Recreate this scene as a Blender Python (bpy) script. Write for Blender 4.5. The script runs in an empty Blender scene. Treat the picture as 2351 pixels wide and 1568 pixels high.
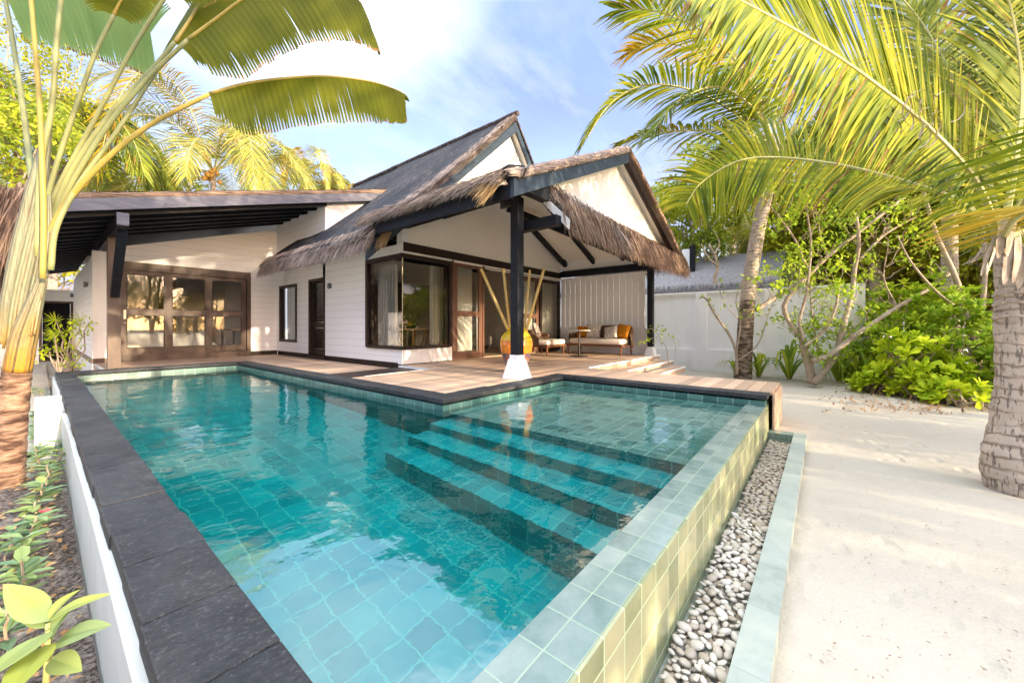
import bpy, math, random
from mathutils import Vector, Matrix, noise
V = Vector
SKY_CLOUD = (.55, .74, 1.42)
SKY_LOW = (1.20, 1.24, 1.48)
SKY_WISP = (1.36, 1.38, 1.48)
SKY_FILL = (6.3, 6.5, 6.9)  # overhead brightness added out of view to fill the shade
SKY_TINT = (1.0, .92, 1.15)
SKY_ADDED_PATCH = (2.4, 2.6, 2.95)  # bright patch added to the sky to whiten the pool's reflection
SKY_STR = .15
SUN_STR = 2.2
EXPOSURE = 2.2
WATER_IOR, WATER_DENS = 2.8, .55
SHADE_TREES = [(-2.0, -9.5, 7.0, (2.4, 1.5, 1.8), 44), (1.6, -9, 7.3, (2.4, 1.5, 1.8), 46), (5.0, -8.5, 7.0, (2.2, 1.5, 1.7), 40), (9.0, -9.5, 6.6, (2.4, 1.6, 2.4), 30), (13.0, -9, 2.4, (2.0, 1.4, 1.4), 22), (2.6, -11, 2.6, (2.8, 1.2, 1.5), 34), (7.0, -11, 2.4, (2.2, 1.2, 1.4), 24), (-2.4, -11, 3.6, (2.4, 1.5, 2.0), 30), (10.8, -10.5, 2.2, (1.8, 1.2, 1.3), 14), (17.5, -9.5, 2.7, (2.6, 1.6, 1.6), 34), (22, -10, 2.9, (2.8, 1.8, 1.8), 34)]
R = random.Random(11)
rnd = R.random
def ru(a, b): return a + (b - a) * R.random()
S = bpy.context.scene
COL = S.collection
ZUP = V((0, 0, 1))
# ---------------------------------------------------------------- camera geometry (photo measured on a 2351 x 1568 grid)
F, CX, HY, CAMZ = 881.0, 1175.5, 749.0, 1.32
AA = math.atan2(714.5, 881.0)
FW = V((math.cos(AA), math.sin(AA), 0)); RT = V((math.sin(AA), -math.cos(AA), 0))
CAM = V((0, 0, CAMZ))
def at(u, v, d): return CAM + FW * d + RT * ((u - CX) * d / F) + ZUP * ((HY - v) * d / F)
def ray(u, v): return FW + RT * ((u - CX) / F) + ZUP * ((HY - v) / F)
def onX(u, v, X): r = ray(u, v); return CAM + r * (X / r.x)
def onY(u, v, Y): r = ray(u, v); return CAM + r * (Y / r.y)
def onZ(u, v, Z): r = ray(u, v); return CAM + r * ((Z - CAMZ) / r.z)
def nz(p, s=1.0): return noise.noise(V(p) * s)
# ---------------------------------------------------------------- mesh collecting
class MB:
    def __init__(s): s.v = []; s.f = []; s.r = []; s.m = []
    def add(s, vs, fs, r=None, m=0):
        o = len(s.v); s.v.extend([tuple(p) for p in vs])
        r = rnd() if r is None else r
        for f in fs: s.f.append(tuple(i + o for i in f)); s.r.append(r); s.m.append(m)
        return s
    def box(s, x0, x1, y0, y1, z0, z1, r=None, m=0):
        return s.add([(x0,y0,z0),(x1,y0,z0),(x1,y1,z0),(x0,y1,z0),(x0,y0,z1),(x1,y0,z1),(x1,y1,z1),(x0,y1,z1)],
              [(0,3,2,1),(4,5,6,7),(0,1,5,4),(1,2,6,5),(2,3,7,6),(3,0,4,7)], r, m)
    def par(s, p, a, b, c, r=None, m=0):            # a solid parallelepiped from corner p along a, b, c
        p, a, b, c = V(p), V(a), V(b), V(c)
        vs = [p, p+a, p+a+b, p+b, p+c, p+a+c, p+a+b+c, p+b+c]
        fs = [(0,3,2,1),(4,5,6,7),(0,1,5,4),(1,2,6,5),(2,3,7,6),(3,0,4,7)]
        if a.cross(b).dot(c) < 0: fs = [f[::-1] for f in fs]
        return s.add(vs, fs, r, m)
    def beam(s, p0, p1, w, h, up=ZUP, r=None, m=0):   # a bar from p0 to p1, centred
        p0, p1 = V(p0), V(p1); t = (p1 - p0).normalized(); sd = t.cross(up)
        if sd.length < 1e-4: sd = t.cross(V((1, 0, 0)))
        sd.normalize(); u2 = sd.cross(t).normalized()
        return s.par(p0 - sd*w/2 - u2*h/2, p1 - p0, sd*w, u2*h, r, m)
    def prism(s, poly, ext, r=None, m=0):             # polygon (3D points) pushed along ext
        n = len(poly); e = V(ext); a = [V(p) for p in poly]; b = [p + e for p in a]
        nn = V((0,0,0))
        for i in range(n): nn += a[i].cross(a[(i+1) % n])
        fs = [tuple(range(n))[::-1], tuple(range(n, 2*n))] + [(i, (i+1) % n, n + (i+1) % n, n + i) for i in range(n)]
        if nn.dot(e) < 0: fs = [f[::-1] for f in fs]
        return s.add(a + b, fs, r, m)
    def tube(s, pts, rad, n=8, r=None, m=0, cap=True, streak=False):
        pts = [V(p) for p in pts]; k = len(pts)
        if not hasattr(rad, '__len__'): rad = [rad] * k
        vs = []; fs = []; ref = None
        for i in range(k):
            t = (pts[min(i+1, k-1)] - pts[max(i-1, 0)]).normalized()
            if ref is None:
                ref = t.cross(V((0.3, 0.2, 1)) if abs(t.z) < .9 else V((1, 0.1, 0))).normalized()
            ref = (ref - t * ref.dot(t)).normalized(); b = t.cross(ref)
            for j in range(n):
                a = 2*math.pi*j/n; vs.append(pts[i] + (ref*math.cos(a) + b*math.sin(a)) * rad[i])
        for i in range(k-1):
            for j in range(n):
                j2 = (j+1) % n; fs.append((i*n+j, i*n+j2, (i+1)*n+j2, (i+1)*n+j))
        if cap: fs.append(tuple(range(n))[::-1]); fs.append(tuple((k-1)*n + j for j in range(n)))
        s.add(vs, fs, r, m)
        if streak:
            cs = [rnd() for _ in range(n)]; L_ = len(fs); k0 = len(s.r) - L_
            for q in range((k-1)*n): s.r[k0+q] = min(1, max(0, cs[q % n] + ru(-.02, .02)))
        return s
    def lathe(s, prof, c, n=24, r=None, m=0):         # prof: (radius, z, [mat])
        vs = []; c = V(c)
        for q in prof:
            for j in range(n):
                a = 2*math.pi*j/n; vs.append(c + V((q[0]*math.cos(a), q[0]*math.sin(a), q[1])))
        k = len(prof)
        for i in range(k-1):
            mi = prof[i][2] if len(prof[i]) > 2 else m
            s.add(vs[i*n:(i+2)*n], [(j, (j+1) % n, n + (j+1) % n, n + j) for j in range(n)], r, mi)
        if prof[0][0] > 1e-4: s.add(vs[:n], [tuple(range(n))[::-1]], r, prof[0][2] if len(prof[0]) > 2 else m)
        if prof[-1][0] > 1e-4: s.add(vs[-n:], [tuple(range(n))], r, prof[-1][2] if len(prof[-1]) > 2 else m)
        return s
    def strip(s, pts, wid, wv, r=None, m=0):          # ribbon along pts; wid per point; wv width direction(s)
        vs = []; k = len(pts)
        for i, p in enumerate(pts):
            w = wv[i] if isinstance(wv, list) else wv
            vs.append(V(p) - w*(wid[i]/2)); vs.append(V(p) + w*(wid[i]/2))
        return s.add(vs, [(2*i, 2*i+1, 2*i+3, 2*i+2) for i in range(k-1)], r, m)
    def grid(s, fn, nu, nv, r=None, m=0, flip=False):
        vs = [fn(i/nu, j/nv) for j in range(nv+1) for i in range(nu+1)]
        fs = []
        for j in range(nv):
            for i in range(nu):
                q = (j*(nu+1)+i, j*(nu+1)+i+1, (j+1)*(nu+1)+i+1, (j+1)*(nu+1)+i)
                fs.append(q[::-1] if flip else q)
        return s.add(vs, fs, r, m)
    def ellipsoid(s, c, rx, ry, rz, nu=12, nv=8, r=None, m=0, jit=0):
        c = V(c); vs = [c + V((0, 0, -rz))]
        for i in range(1, nv):
            ph = -math.pi/2 + math.pi*i/nv
            for j in range(nu):
                a = 2*math.pi*j/nu; k = 1 + ru(-jit, jit)
                vs.append(c + V((rx*math.cos(ph)*math.cos(a)*k, ry*math.cos(ph)*math.sin(a)*k, rz*math.sin(ph)*k)))
        vs.append(c + V((0, 0, rz))); L = len(vs) - 1
        fs = [(0, 1+(j+1) % nu, 1+j) for j in range(nu)]
        for i in range(nv-2):
            for j in range(nu):
                fs.append((1+i*nu+j, 1+i*nu+(j+1) % nu, 1+(i+1)*nu+(j+1) % nu, 1+(i+1)*nu+j))
        fs += [(L, 1+(nv-2)*nu+j, 1+(nv-2)*nu+(j+1) % nu) for j in range(nu)]
        return s.add(vs, fs, r, m)
ORG = {}
def build(name, mb, mats, parent=None, smooth=False, uv=False, bevel=0.0, loc=None):
    me = bpy.data.meshes.new(name)
    o0 = ORG[parent] if parent is not None else (V(loc) if loc is not None else V((0, 0, 0)))
    ox, oy, oz = o0
    me.from_pydata([(x-ox, y-oy, z-oz) for x, y, z in mb.v], [], mb.f)
    if not isinstance(mats, (list, tuple)): mats = [mats]
    for m in mats: me.materials.append(m)
    at_ = me.attributes.new('rnd', 'FLOAT', 'FACE'); at_.data.foreach_set('value', mb.r)
    if len(mats) > 1: me.polygons.foreach_set('material_index', mb.m)
    if smooth: me.polygons.foreach_set('use_smooth', [True]*len(mb.f))
    if uv:
        ul = me.uv_layers.new(name='UVMap'); data = [0.0]*(2*len(me.loops))
        for p in me.polygons:
            n = p.normal; ax, ay, az = abs(n.x), abs(n.y), abs(n.z)
            for li in p.loop_indices:
                q = mb.v[me.loops[li].vertex_index]
                w = (q[0], q[1]) if (az >= ax and az >= ay) else ((q[1], q[2]) if ax >= ay else (q[0], q[2]))
                data[2*li], data[2*li+1] = w
        ul.data.foreach_set('uv', data)
    o = bpy.data.objects.new(name, me); COL.objects.link(o)
    if parent is not None: o.parent = parent; ORG[o] = o0
    else: o.location = o0; ORG[o] = o0
    if bevel:
        b = o.modifiers.new('Bevel', 'BEVEL'); b.width = bevel; b.segments = 2; b.limit_method = 'ANGLE'; b.angle_limit = 0.7
    return o
def tag(o, label=None, cat=None, group=None, kind=None):
    if label: o['label'] = label
    if cat: o['category'] = cat
    if group: o['group'] = group
    if kind: o['kind'] = kind
    return o
def thing(name, label, cat, loc, group=None):
    o = bpy.data.objects.new(name, None); COL.objects.link(o); o.location = loc; o.empty_display_size = .1
    ORG[o] = V(loc); return tag(o, label, cat, group)
def kids(o): return [c for c in COL.objects if c.parent == o]
def copy_tree(o, parent=None):
    c = o.copy(); COL.objects.link(c); c.parent = parent
    for k in kids(o): copy_tree(k, c)
    return c
def sub(name, parent, loc):
    o = bpy.data.objects.new(name, None); COL.objects.link(o); o.empty_display_size = .1; o.parent = parent
    o.location = V(loc) - ORG[parent]; ORG[o] = V(loc); return o
def spline(pts, n):                                     # Catmull-Rom through pts
    pts = [V(p) for p in pts]; k = len(pts)
    if k == 2: return [pts[0].lerp(pts[1], i/n) for i in range(n+1)]
    P = [pts[0]*2 - pts[1]] + pts + [pts[-1]*2 - pts[-2]]
    out = []
    for i in range(n+1):
        x = i/n*(k-1); j = min(int(x), k-2); t = x - j
        a, b, c, d = P[j:j+4]
        out.append(.5*((2*b) + (c-a)*t + (2*a-5*b+4*c-d)*t*t + (3*b-a-3*c+d)*t**3))
    return out
# ---------------------------------------------------------------- materials
class NT:
    def __init__(s, m): s.t = m.node_tree; s.n = s.t.nodes; s.l = s.t.links
    def new(s, typ, **kw):
        n = s.n.new(typ)
        for k, v in kw.items():
            if k.startswith('i_'):
                key = k[2:]; key = int(key) if key.isdigit() else key.replace('_', ' ')
                n.inputs[key].default_value = v
            else: setattr(n, k, v)
        return n
    def link(s, a, b): s.l.new(a, b)
    def noise(s, vec, scale, detail=3, rough=.5):
        n = s.new('ShaderNodeTexNoise'); n.inputs['Scale'].default_value = scale; n.inputs['Detail'].default_value = detail; n.inputs['Roughness'].default_value = rough
        if vec: s.link(vec, n.inputs['Vector'])
        return n.outputs['Fac']
    def ramp(s, fac, stops):
        n = s.new('ShaderNodeValToRGB'); e = n.color_ramp.elements
        while len(e) < len(stops): e.new(.5)
        for q, (p, c) in zip(e, stops): q.position = p; q.color = (*c, 1) if len(c) == 3 else c
        s.link(fac, n.inputs[0]); return n.outputs[0]
    def mix(s, fac, a, b, blend='MIX'):
        n = s.new('ShaderNodeMix', data_type='RGBA', blend_type=blend)
        for sock, val in ((n.inputs[0], fac), (n.inputs[6], a), (n.inputs[7], b)):
            if hasattr(val, 'links'): s.link(val, sock)
            elif isinstance(val, (int, float)): sock.default_value = val
            else: sock.default_value = (*val, 1)
        return n.outputs[2]
    def math(s, op, a, b=None, c=None, clamp=False):
        n = s.new('ShaderNodeMath', operation=op, use_clamp=clamp)
        for i, val in enumerate((a, b, c)):
            if val is None: continue
            if hasattr(val, 'links'): s.link(val, n.inputs[i])
            else: n.inputs[i].default_value = val
        return n.outputs[0]
    def mapping(s, vec, scale=(1, 1, 1), rot=(0, 0, 0), loc=(0, 0, 0)):
        n = s.new('ShaderNodeMapping'); n.inputs['Scale'].default_value = scale; n.inputs['Rotation'].default_value = rot; n.inputs['Location'].default_value = loc
        s.link(vec, n.inputs['Vector']); return n.outputs[0]
    def bump(s, h, strength=.3, dist=.02, normal=None):
        n = s.new('ShaderNodeBump'); n.inputs['Strength'].default_value = strength; n.inputs['Distance'].default_value = dist
        s.link(h, n.inputs['Height'])
        if normal: s.link(normal, n.inputs['Normal'])
        return n.outputs[0]
def newmat(name):
    m = bpy.data.materials.new(name); m.use_nodes = True; t = NT(m)
    p = t.n['Principled BSDF']; return m, t, p, t.n['Material Output']
def pos(t): return t.new('ShaderNodeNewGeometry').outputs['Position']
def attr(t, name='rnd'): return t.new('ShaderNodeAttribute', attribute_name=name).outputs['Fac']
def uvs(t): return t.new('ShaderNodeUVMap').outputs[0]
def basic(name, c1, c2=None, rough=.6, spec=.3, scale=6, stretch=(1, 1, 1), var=.0, bump=0, bscale=None, transl=0, tcol=None, det=4, bdist=.02, lo=.35, hi=.65):
    """noise mix of two colours, random brightness per piece, bump, optional translucency"""
    m, t, p, out = newmat(name)
    vec = t.mapping(pos(t), stretch)
    c2 = c2 or c1
    fac = t.noise(vec, scale, det)
    fac = t.ramp(fac, [(lo, (0, 0, 0)), (hi, (1, 1, 1))])
    col = t.mix(fac, c1, c2)
    if var:
        k = t.math('MULTIPLY_ADD', attr(t), 2*var, 1 - var)
        cmb = t.new('ShaderNodeCombineColor'); [t.link(k, cmb.inputs[i]) for i in range(3)]
        col = t.mix(1.0, col, cmb.outputs[0], 'MULTIPLY')
    t.link(col, p.inputs['Base Color']); p.inputs['Roughness'].default_value = rough; p.inputs['Specular IOR Level'].default_value = spec
    if bump:
        b = t.bump(t.noise(vec, bscale or scale*3, 5), bump, bdist); t.link(b, p.inputs['Normal'])
    if transl:
        tr = t.new('ShaderNodeBsdfTranslucent')
        tc = t.mix(.5, col, tcol) if tcol else col
        t.link(tc, tr.inputs[0]); mx = t.new('ShaderNodeMixShader'); mx.inputs[0].default_value = transl
        t.link(p.outputs[0], mx.inputs[1]); t.link(tr.outputs[0], mx.inputs[2]); t.link(mx.outputs[0], out.inputs[0])
    return m
def leafmat(name, stops, transl=.35, rough=.45, spec=.35, nscale=1.2):
    rough, spec = max(rough, .55), min(spec, .16)
    """leaf colour picked per leaf along a ramp, with a slow drift through space; light passes through"""
    m, t, p, out = newmat(name)
    f = t.math('MULTIPLY_ADD', t.noise(pos(t), nscale, 2), .9, -.25)
    f = t.math('MULTIPLY_ADD', attr(t), .8, f, clamp=True)
    col = t.ramp(f, stops)
    t.link(col, p.inputs['Base Color']); p.inputs['Roughness'].default_value = rough; p.inputs['Specular IOR Level'].default_value = spec
    tr = t.new('ShaderNodeBsdfTranslucent'); t.link(col, tr.inputs[0])
    mx = t.new('ShaderNodeMixShader'); mx.inputs[0].default_value = transl
    t.link(p.outputs[0], mx.inputs[1]); t.link(tr.outputs[0], mx.inputs[2]); t.link(mx.outputs[0], out.inputs[0])
    return m
def tiles(name, stops, grout, bw, bh, mortar, rough=.3, off=0.0, wet=.5, blotch=.35):
    m, t, p, out = newmat(name)
    u = uvs(t)
    wob = t.new('ShaderNodeTexBrick', offset=off, squash=1.0)
    wob.inputs['Scale'].default_value = 1.0; wob.inputs['Brick Width'].default_value = bw; wob.inputs['Row Height'].default_value = bh
    wob.inputs['Mortar Size'].default_value = mortar; wob.inputs['Mortar Smooth'].default_value = .3; wob.inputs['Bias'].default_value = 0
    wob.inputs['Color1'].default_value = (0, 0, 0, 1); wob.inputs['Color2'].default_value = (1, 1, 1, 1); wob.inputs['Mortar'].default_value = (.5, .5, .5, 1)
    t.link(u, wob.inputs['Vector'])
    f = t.math('MULTIPLY_ADD', t.noise(u, 9, 5, .65), blotch, t.math('MULTIPLY', wob.outputs['Color'], 1 - blotch))
    col = t.ramp(f, stops)
    col = t.mix(wob.outputs['Fac'], col, grout)
    t.link(col, p.inputs['Base Color']); p.inputs['Roughness'].default_value = rough; p.inputs['Specular IOR Level'].default_value = wet
    h = t.math('MULTIPLY_ADD', wob.outputs['Fac'], -1.0, t.math('MULTIPLY', t.noise(u, 40, 4), .3))
    t.link(t.bump(h, .35, .004), p.inputs['Normal'])
    return m
M = {}
def mk():
    # ground
    m, t, p, out = newmat('sand')
    P = pos(t); a = t.noise(P, .7, 4); b = t.noise(P, 75, 3, .7)
    col = t.mix(t.ramp(a, [(.35, (0,0,0)), (.7, (1,1,1))]), (.445, .408, .338), (.495, .457, .383))
    col = t.mix(t.math('MULTIPLY', t.ramp(b, [(.40, (1,1,1)), (.60, (0,0,0))]), .18), col, (.29, .26, .21))
    sp = t.ramp(t.noise(P, 40, 2, .7), [(.71, (0,0,0)), (.76, (1,1,1))])
    col = t.mix(t.math('MULTIPLY', sp, .6), col, (.15, .125, .095))
    t.link(col, p.inputs['Base Color']); p.inputs['Roughness'].default_value = .95; p.inputs['Specular IOR Level'].default_value = .1
    vo = t.new('ShaderNodeTexVoronoi', feature='SMOOTH_F1'); vo.inputs['Scale'].default_value = 4.2; vo.inputs['Smoothness'].default_value = .6; t.link(t.mapping(P, (1, 1.6, 1)), vo.inputs['Vector'])
    dent = t.ramp(vo.outputs['Distance'], [(.0, (0,0,0)), (.34, (1,1,1))])
    patch = t.ramp(t.noise(P, .55, 2), [(.46, (0,0,0)), (.60, (1,1,1))])
    h = t.math('ADD', t.math('MULTIPLY', t.math('MULTIPLY', dent, patch), .55), t.math('MULTIPLY_ADD', t.noise(P, 3.5, 6, .65), .8, t.math('MULTIPLY', b, .16)))
    t.link(t.bump(h, .5, .05), p.inputs['Normal']); M['sand'] = m
    m, t, p, out = newmat('garden_soil')
    P = pos(t); a = t.noise(P, 3.0, 5, .65); b = t.noise(P, 55, 4, .7)
    col = t.mix(t.ramp(b, [(.40, (0,0,0)), (.62, (1,1,1))]), (.035, .022, .016), (.30, .25, .21))
    col = t.mix(t.ramp(a, [(.56, (0,0,0)), (.70, (1,1,1))]), col, (.52, .47, .41))
    t.link(col, p.inputs['Base Color']); p.inputs['Roughness'].default_value = .95
    t.link(t.bump(b, .9, .03), p.inputs['Normal']); M['soil'] = m
    def wallmat(name, c, c2, stain, amt):
        m, t, p, out = newmat(name); P = pos(t)
        col = t.mix(t.noise(P, 1.4, 4), c, c2)
        run = t.ramp(t.noise(t.mapping(P, (5, 5, .5)), 1.3, 5, .6), [(.52, (0,0,0)), (.78, (1,1,1))])
        sx = t.new('ShaderNodeSeparateXYZ'); t.link(P, sx.inputs[0]); low = t.ramp(t.math('MULTIPLY_ADD', t.noise(P, 4, 4), .5, sx.outputs[2]), [(.30, (1,1,1)), (.62, (0,0,0))])
        k = t.math('ADD', t.math('MULTIPLY', run, amt), t.math('MULTIPLY', low, amt*.9), clamp=True)
        t.link(t.mix(k, col, stain), p.inputs['Base Color']); p.inputs['Roughness'].default_value = .75; p.inputs['Specular IOR Level'].default_value = .2
        t.link(t.bump(t.noise(P, 28, 5), .10, .02), p.inputs['Normal']); return m
    M['plaster'] = wallmat('white_plaster', (.87, .87, .86), (.83, .83, .82), (.58, .56, .50), .28)
    M['pool_plaster'] = wallmat('shade_toned_plaster', (.60, .63, .585), (.54, .57, .53), (.34, .37, .31), .45)  # the wall's shade is put into the base colour; greenish stain on top
    M['boundary'] = wallmat('boundary_plaster', (.90, .895, .88), (.87, .865, .85), (.62, .60, .55), .33)
    M['cream'] = basic('cream_plaster', (.88, .85, .79), (.85, .82, .75), .8, .15, 1.2, bump=.05, bscale=30)
    # white lap boards: a dark shadow gap each 17 cm
    m, t, p, out = newmat('white_lap_boards')
    P = pos(t); sx = t.new('ShaderNodeSeparateXYZ'); t.link(P, sx.inputs[0])
    fr = t.math('FRACT', t.math('MULTIPLY', sx.outputs[2], 1/.17))
    gap = t.ramp(fr, [(0, (1,1,1)), (.035, (1,1,1)), (.06, (0,0,0))])
    col = t.mix(t.noise(P, 2, 3), (.85, .85, .85), (.80, .80, .80)); col = t.mix(t.math('MULTIPLY', gap, .45), col, (.30, .29, .28))
    t.link(col, p.inputs['Base Color']); p.inputs['Roughness'].default_value = .55; p.inputs['Specular IOR Level'].default_value = .3
    h = t.math('ADD', t.math('MULTIPLY', fr, -.7), t.math('MULTIPLY', t.noise(t.mapping(P, (1, 1, 14)), 12, 3), .08))
    t.link(t.bump(h, .35, .012), p.inputs['Normal']); M['lap'] = m
    M['dark_wood'] = basic('black_stained_timber', (.004, .005, .009), (.009, .011, .017), .5, .25, 5, (1, 1, 6), bump=.15, bscale=30)
    M['verge_wood'] = basic('blue_black_timber', (.020, .034, .050), (.034, .054, .075), .45, .35, 4, (1, 1, 5), bump=.12, bscale=30)
    M['grey_wood'] = basic('weathered_grey_timber', (.085, .088, .11), (.14, .14, .165), .6, .4, 3, (1, 1, 7), bump=.2, bscale=24)
    M['brown_wood'] = basic('brown_timber', (.115, .055, .035), (.17, .085, .055), .45, .4, 4, (5, 5, 1), bump=.1, bscale=24)
    M['dark_brown'] = basic('dark_brown_timber', (.016, .009, .007), (.03, .017, .013), .5, .3, 4, (4, 4, 1), bump=.1)
    M['faded_wood'] = basic('faded_brown_timber', (.05, .030, .020), (.115, .077, .055), .5, .4, 2.2, (2, 2, .6), bump=.12, bscale=24)
    M['teak'] = basic('teak', (.14, .055, .022), (.19, .08, .035), .4, .4, 5, (6, 6, 1), bump=.05)
    m, t, p, out = newmat('deck_boards')
    P = pos(t); g = t.noise(t.mapping(P, (1.2, 16, 16)), 6, 5)
    col = t.mix(g, (.50, .335, .225), (.66, .485, .355))
    k = t.math('MULTIPLY_ADD', attr(t), .5, .75); cmb = t.new('ShaderNodeCombineColor'); [t.link(k, cmb.inputs[i]) for i in range(3)]
    col = t.mix(1.0, col, cmb.outputs[0], 'MULTIPLY')
    t.link(col, p.inputs['Base Color']); p.inputs['Roughness'].default_value = .5; p.inputs['Specular IOR Level'].default_value = .35
    t.link(t.bump(g, .2, .004), p.inputs['Normal']); M['deck'] = m
    # stone
    m, t, p, out = newmat('dark_slate')
    P = pos(t); a = t.noise(P, 5, 6, .62); b = t.noise(P, 70, 3, .6)
    col = t.mix(t.ramp(a, [(.3, (0,0,0)), (.7, (1,1,1))]), (.013, .016, .020), (.044, .048, .053))
    col = t.mix(t.ramp(b, [(.55, (0,0,0)), (.8, (1,1,1))]), col, (.11, .115, .12))
    k = t.math('MULTIPLY_ADD', attr(t), .24, .88); cmb = t.new('ShaderNodeCombineColor'); [t.link(k, cmb.inputs[i]) for i in range(3)]
    col = t.mix(1.0, col, cmb.outputs[0], 'MULTIPLY')
    t.link(col, p.inputs['Base Color']); p.inputs['Roughness'].default_value = .55; p.inputs['Specular IOR Level'].default_value = .4
    h = t.math('ADD', t.math('MULTIPLY', t.noise(t.mapping(P, (1, 2.5, 1)), 6, 7, .7), 1.0), t.math('MULTIPLY', b, .12))
    t.link(t.bump(h, 1.0, .035), p.inputs['Normal']); M['slate'] = m
    M['tile'] = tiles('green_pool_tile', [(.12, (.03, .10, .095)), (.35, (.055, .15, .135)), (.65, (.085, .20, .175)), (.95, (.13, .26, .22))], (.22, .36, .28), .17, .17, .0075, .3)
    M['floor_tile'] = tiles('turquoise_pool_floor_tile', [(.07, (.004, .15, .17)), (.14, (.007, .31, .34)), (.55, (.009, .40, .43)), (.95, (.025, .49, .505))], (.15, .58, .54), .17, .17, .0065, .3, blotch=.25)
    M['ledge_tile'] = tiles('grey_green_ledge_tile', [(.10, (.05, .15, .135)), (.30, (.11, .28, .25)), (.65, (.17, .37, .33)), (.95, (.26, .45, .40))], (.40, .60, .50), .20, .15, .006, .3)
    M['riser_tile'] = tiles('dark_riser_tile', [(.12, (.008, .15, .15)), (.5, (.018, .26, .25)), (.95, (.05, .36, .34))], (.10, .46, .40), .17, .17, .006, .3)
    M['wall_tile'] = tiles('pale_green_wall_tile', [(.15, (.08, .13, .12)), (.42, (.18, .25, .225)), (.75, (.29, .35, .31)), (1, (.38, .43, .38))], (.30, .40, .30), .152, .104, .0030, .12, blotch=.7)
    M['face_tile'] = tiles('ochre_green_face_tile', [(.15, (.17, .21, .11)), (.45, (.29, .32, .18)), (.9, (.45, .45, .28))], (.46, .58, .36), .152, .152, .0045, .25, blotch=.55)
    M['kerb'] = tiles('pale_kerb_stone', [(.15, (.20, .245, .22)), (.45, (.31, .36, .325)), (.9, (.42, .455, .41))], (.29, .34, .29), .40, 5.0, .004, .45, blotch=.8)
    m, t, p, out = newmat('river_pebble')
    col = t.ramp(attr(t), [(0, (.26, .19, .13)), (.2, (.42, .365, .29)), (.6, (.58, .55, .495)), (1, (.68, .66, .625))])
    oi = t.new('ShaderNodeObjectInfo'); col2 = t.ramp(oi.outputs['Random'], [(0, (.28, .21, .145)), (.2, (.46, .40, .33)), (.55, (.60, .565, .51)), (1, (.70, .68, .645))])
    col = t.mix(.65, col, col2); t.link(col, p.inputs['Base Color']); p.inputs['Roughness'].default_value = .5; M['pebble'] = m
    # thatch
    M['straw'] = leafmat('thatch_straw', [(0, (.055, .043, .038)), (.35, (.18, .143, .125)), (.7, (.36, .29, .25)), (1, (.52, .42, .35))], .05, .8, .1, 2)
    M['brown_straw'] = leafmat('brown_thatch_straw', [(0, (.055, .034, .024)), (.4, (.19, .125, .09)), (.75, (.34, .235, .165)), (1, (.48, .35, .24))], .05, .8, .1, 2)
    M['gold_straw'] = leafmat('golden_thatch_straw', [(0, (.22, .13, .06)), (.4, (.40, .26, .13)), (1, (.58, .42, .22))], .08, .8, .1, 2)
    m, t, p, out = newmat('netted_thatch')
    P = pos(t)
    st = t.noise(t.mapping(P, (1.3, 34, 1.3)), 2.0, 6, .75); cl = t.noise(t.mapping(P, (.45, .8, .45)), 1.2, 4, .6)
    f = t.math('MULTIPLY_ADD', cl, .55, t.math('MULTIPLY_ADD', st, 1.0, -.30))
    col = t.ramp(f, [(.34, (.004, .006, .011)), (.48, (.013, .018, .030)), (.58, (.045, .048, .060)), (.68, (.13, .115, .11)), (.85, (.28, .23, .20))])
    t.link(col, p.inputs['Base Color']); p.inputs['Roughness'].default_value = .7; p.inputs['Specular IOR Level'].default_value = .35
    t.link(t.bump(st, .9, .06), p.inputs['Normal']); M['net'] = m
    M['thatch'] = basic('packed_thatch', (.055, .043, .04), (.16, .13, .118), .9, .1, 10, (1, 1, 1), bump=.9, bscale=50, bdist=.05)
    M['grey_thatch'] = basic('grey_thatch', (.24, .235, .255), (.44, .43, .445), .9, .1, 12, (2, 1, 2), bump=.9, bscale=40, bdist=.06)
    # palms and leaves
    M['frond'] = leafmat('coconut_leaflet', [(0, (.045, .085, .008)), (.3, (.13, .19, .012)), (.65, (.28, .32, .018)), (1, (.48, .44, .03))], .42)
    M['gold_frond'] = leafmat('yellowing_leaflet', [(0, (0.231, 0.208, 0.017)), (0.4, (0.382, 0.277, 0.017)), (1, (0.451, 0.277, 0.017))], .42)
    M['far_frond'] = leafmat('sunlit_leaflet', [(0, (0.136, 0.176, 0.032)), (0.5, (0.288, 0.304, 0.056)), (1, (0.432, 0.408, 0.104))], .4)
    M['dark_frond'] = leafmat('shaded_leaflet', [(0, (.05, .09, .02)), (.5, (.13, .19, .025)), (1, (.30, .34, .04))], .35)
    M['rachis'] = basic('leaf_stalk', (.40, .38, .12), (.50, .46, .20), .5, .3, 3, bump=.05)
    M['dry'] = basic('dry_sheath', (.34, .26, .19), (.54, .46, .38), .85, .1, 8, (3, 3, 1), bump=.4, bscale=30)
    M['petiole'] = basic('pale_petiole', (.22, .26, .125), (.28, .285, .115), .45, .35, 1.4, bump=.05, bscale=20)
    M['yellow_petiole'] = basic('yellow_petiole', (.34, .29, .08), (.39, .29, .06), .45, .35, 2)
    m, t, p, out = newmat('striped_leaf_sheath'); P = pos(t); r_ = attr(t); sx = t.new('ShaderNodeSeparateXYZ'); t.link(P, sx.inputs[0])
    ca = t.ramp(r_, [(0, (.10, .085, .05)), (.22, (.18, .19, .12)), (.5, (.25, .27, .18)), (.8, (.28, .275, .17)), (1, (.19, .11, .06))])
    cb = t.ramp(r_, [(0, (.12, .07, .03)), (.2, (.34, .20, .03)), (.6, (.46, .27, .02)), (1, (.34, .14, .04))])
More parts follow.
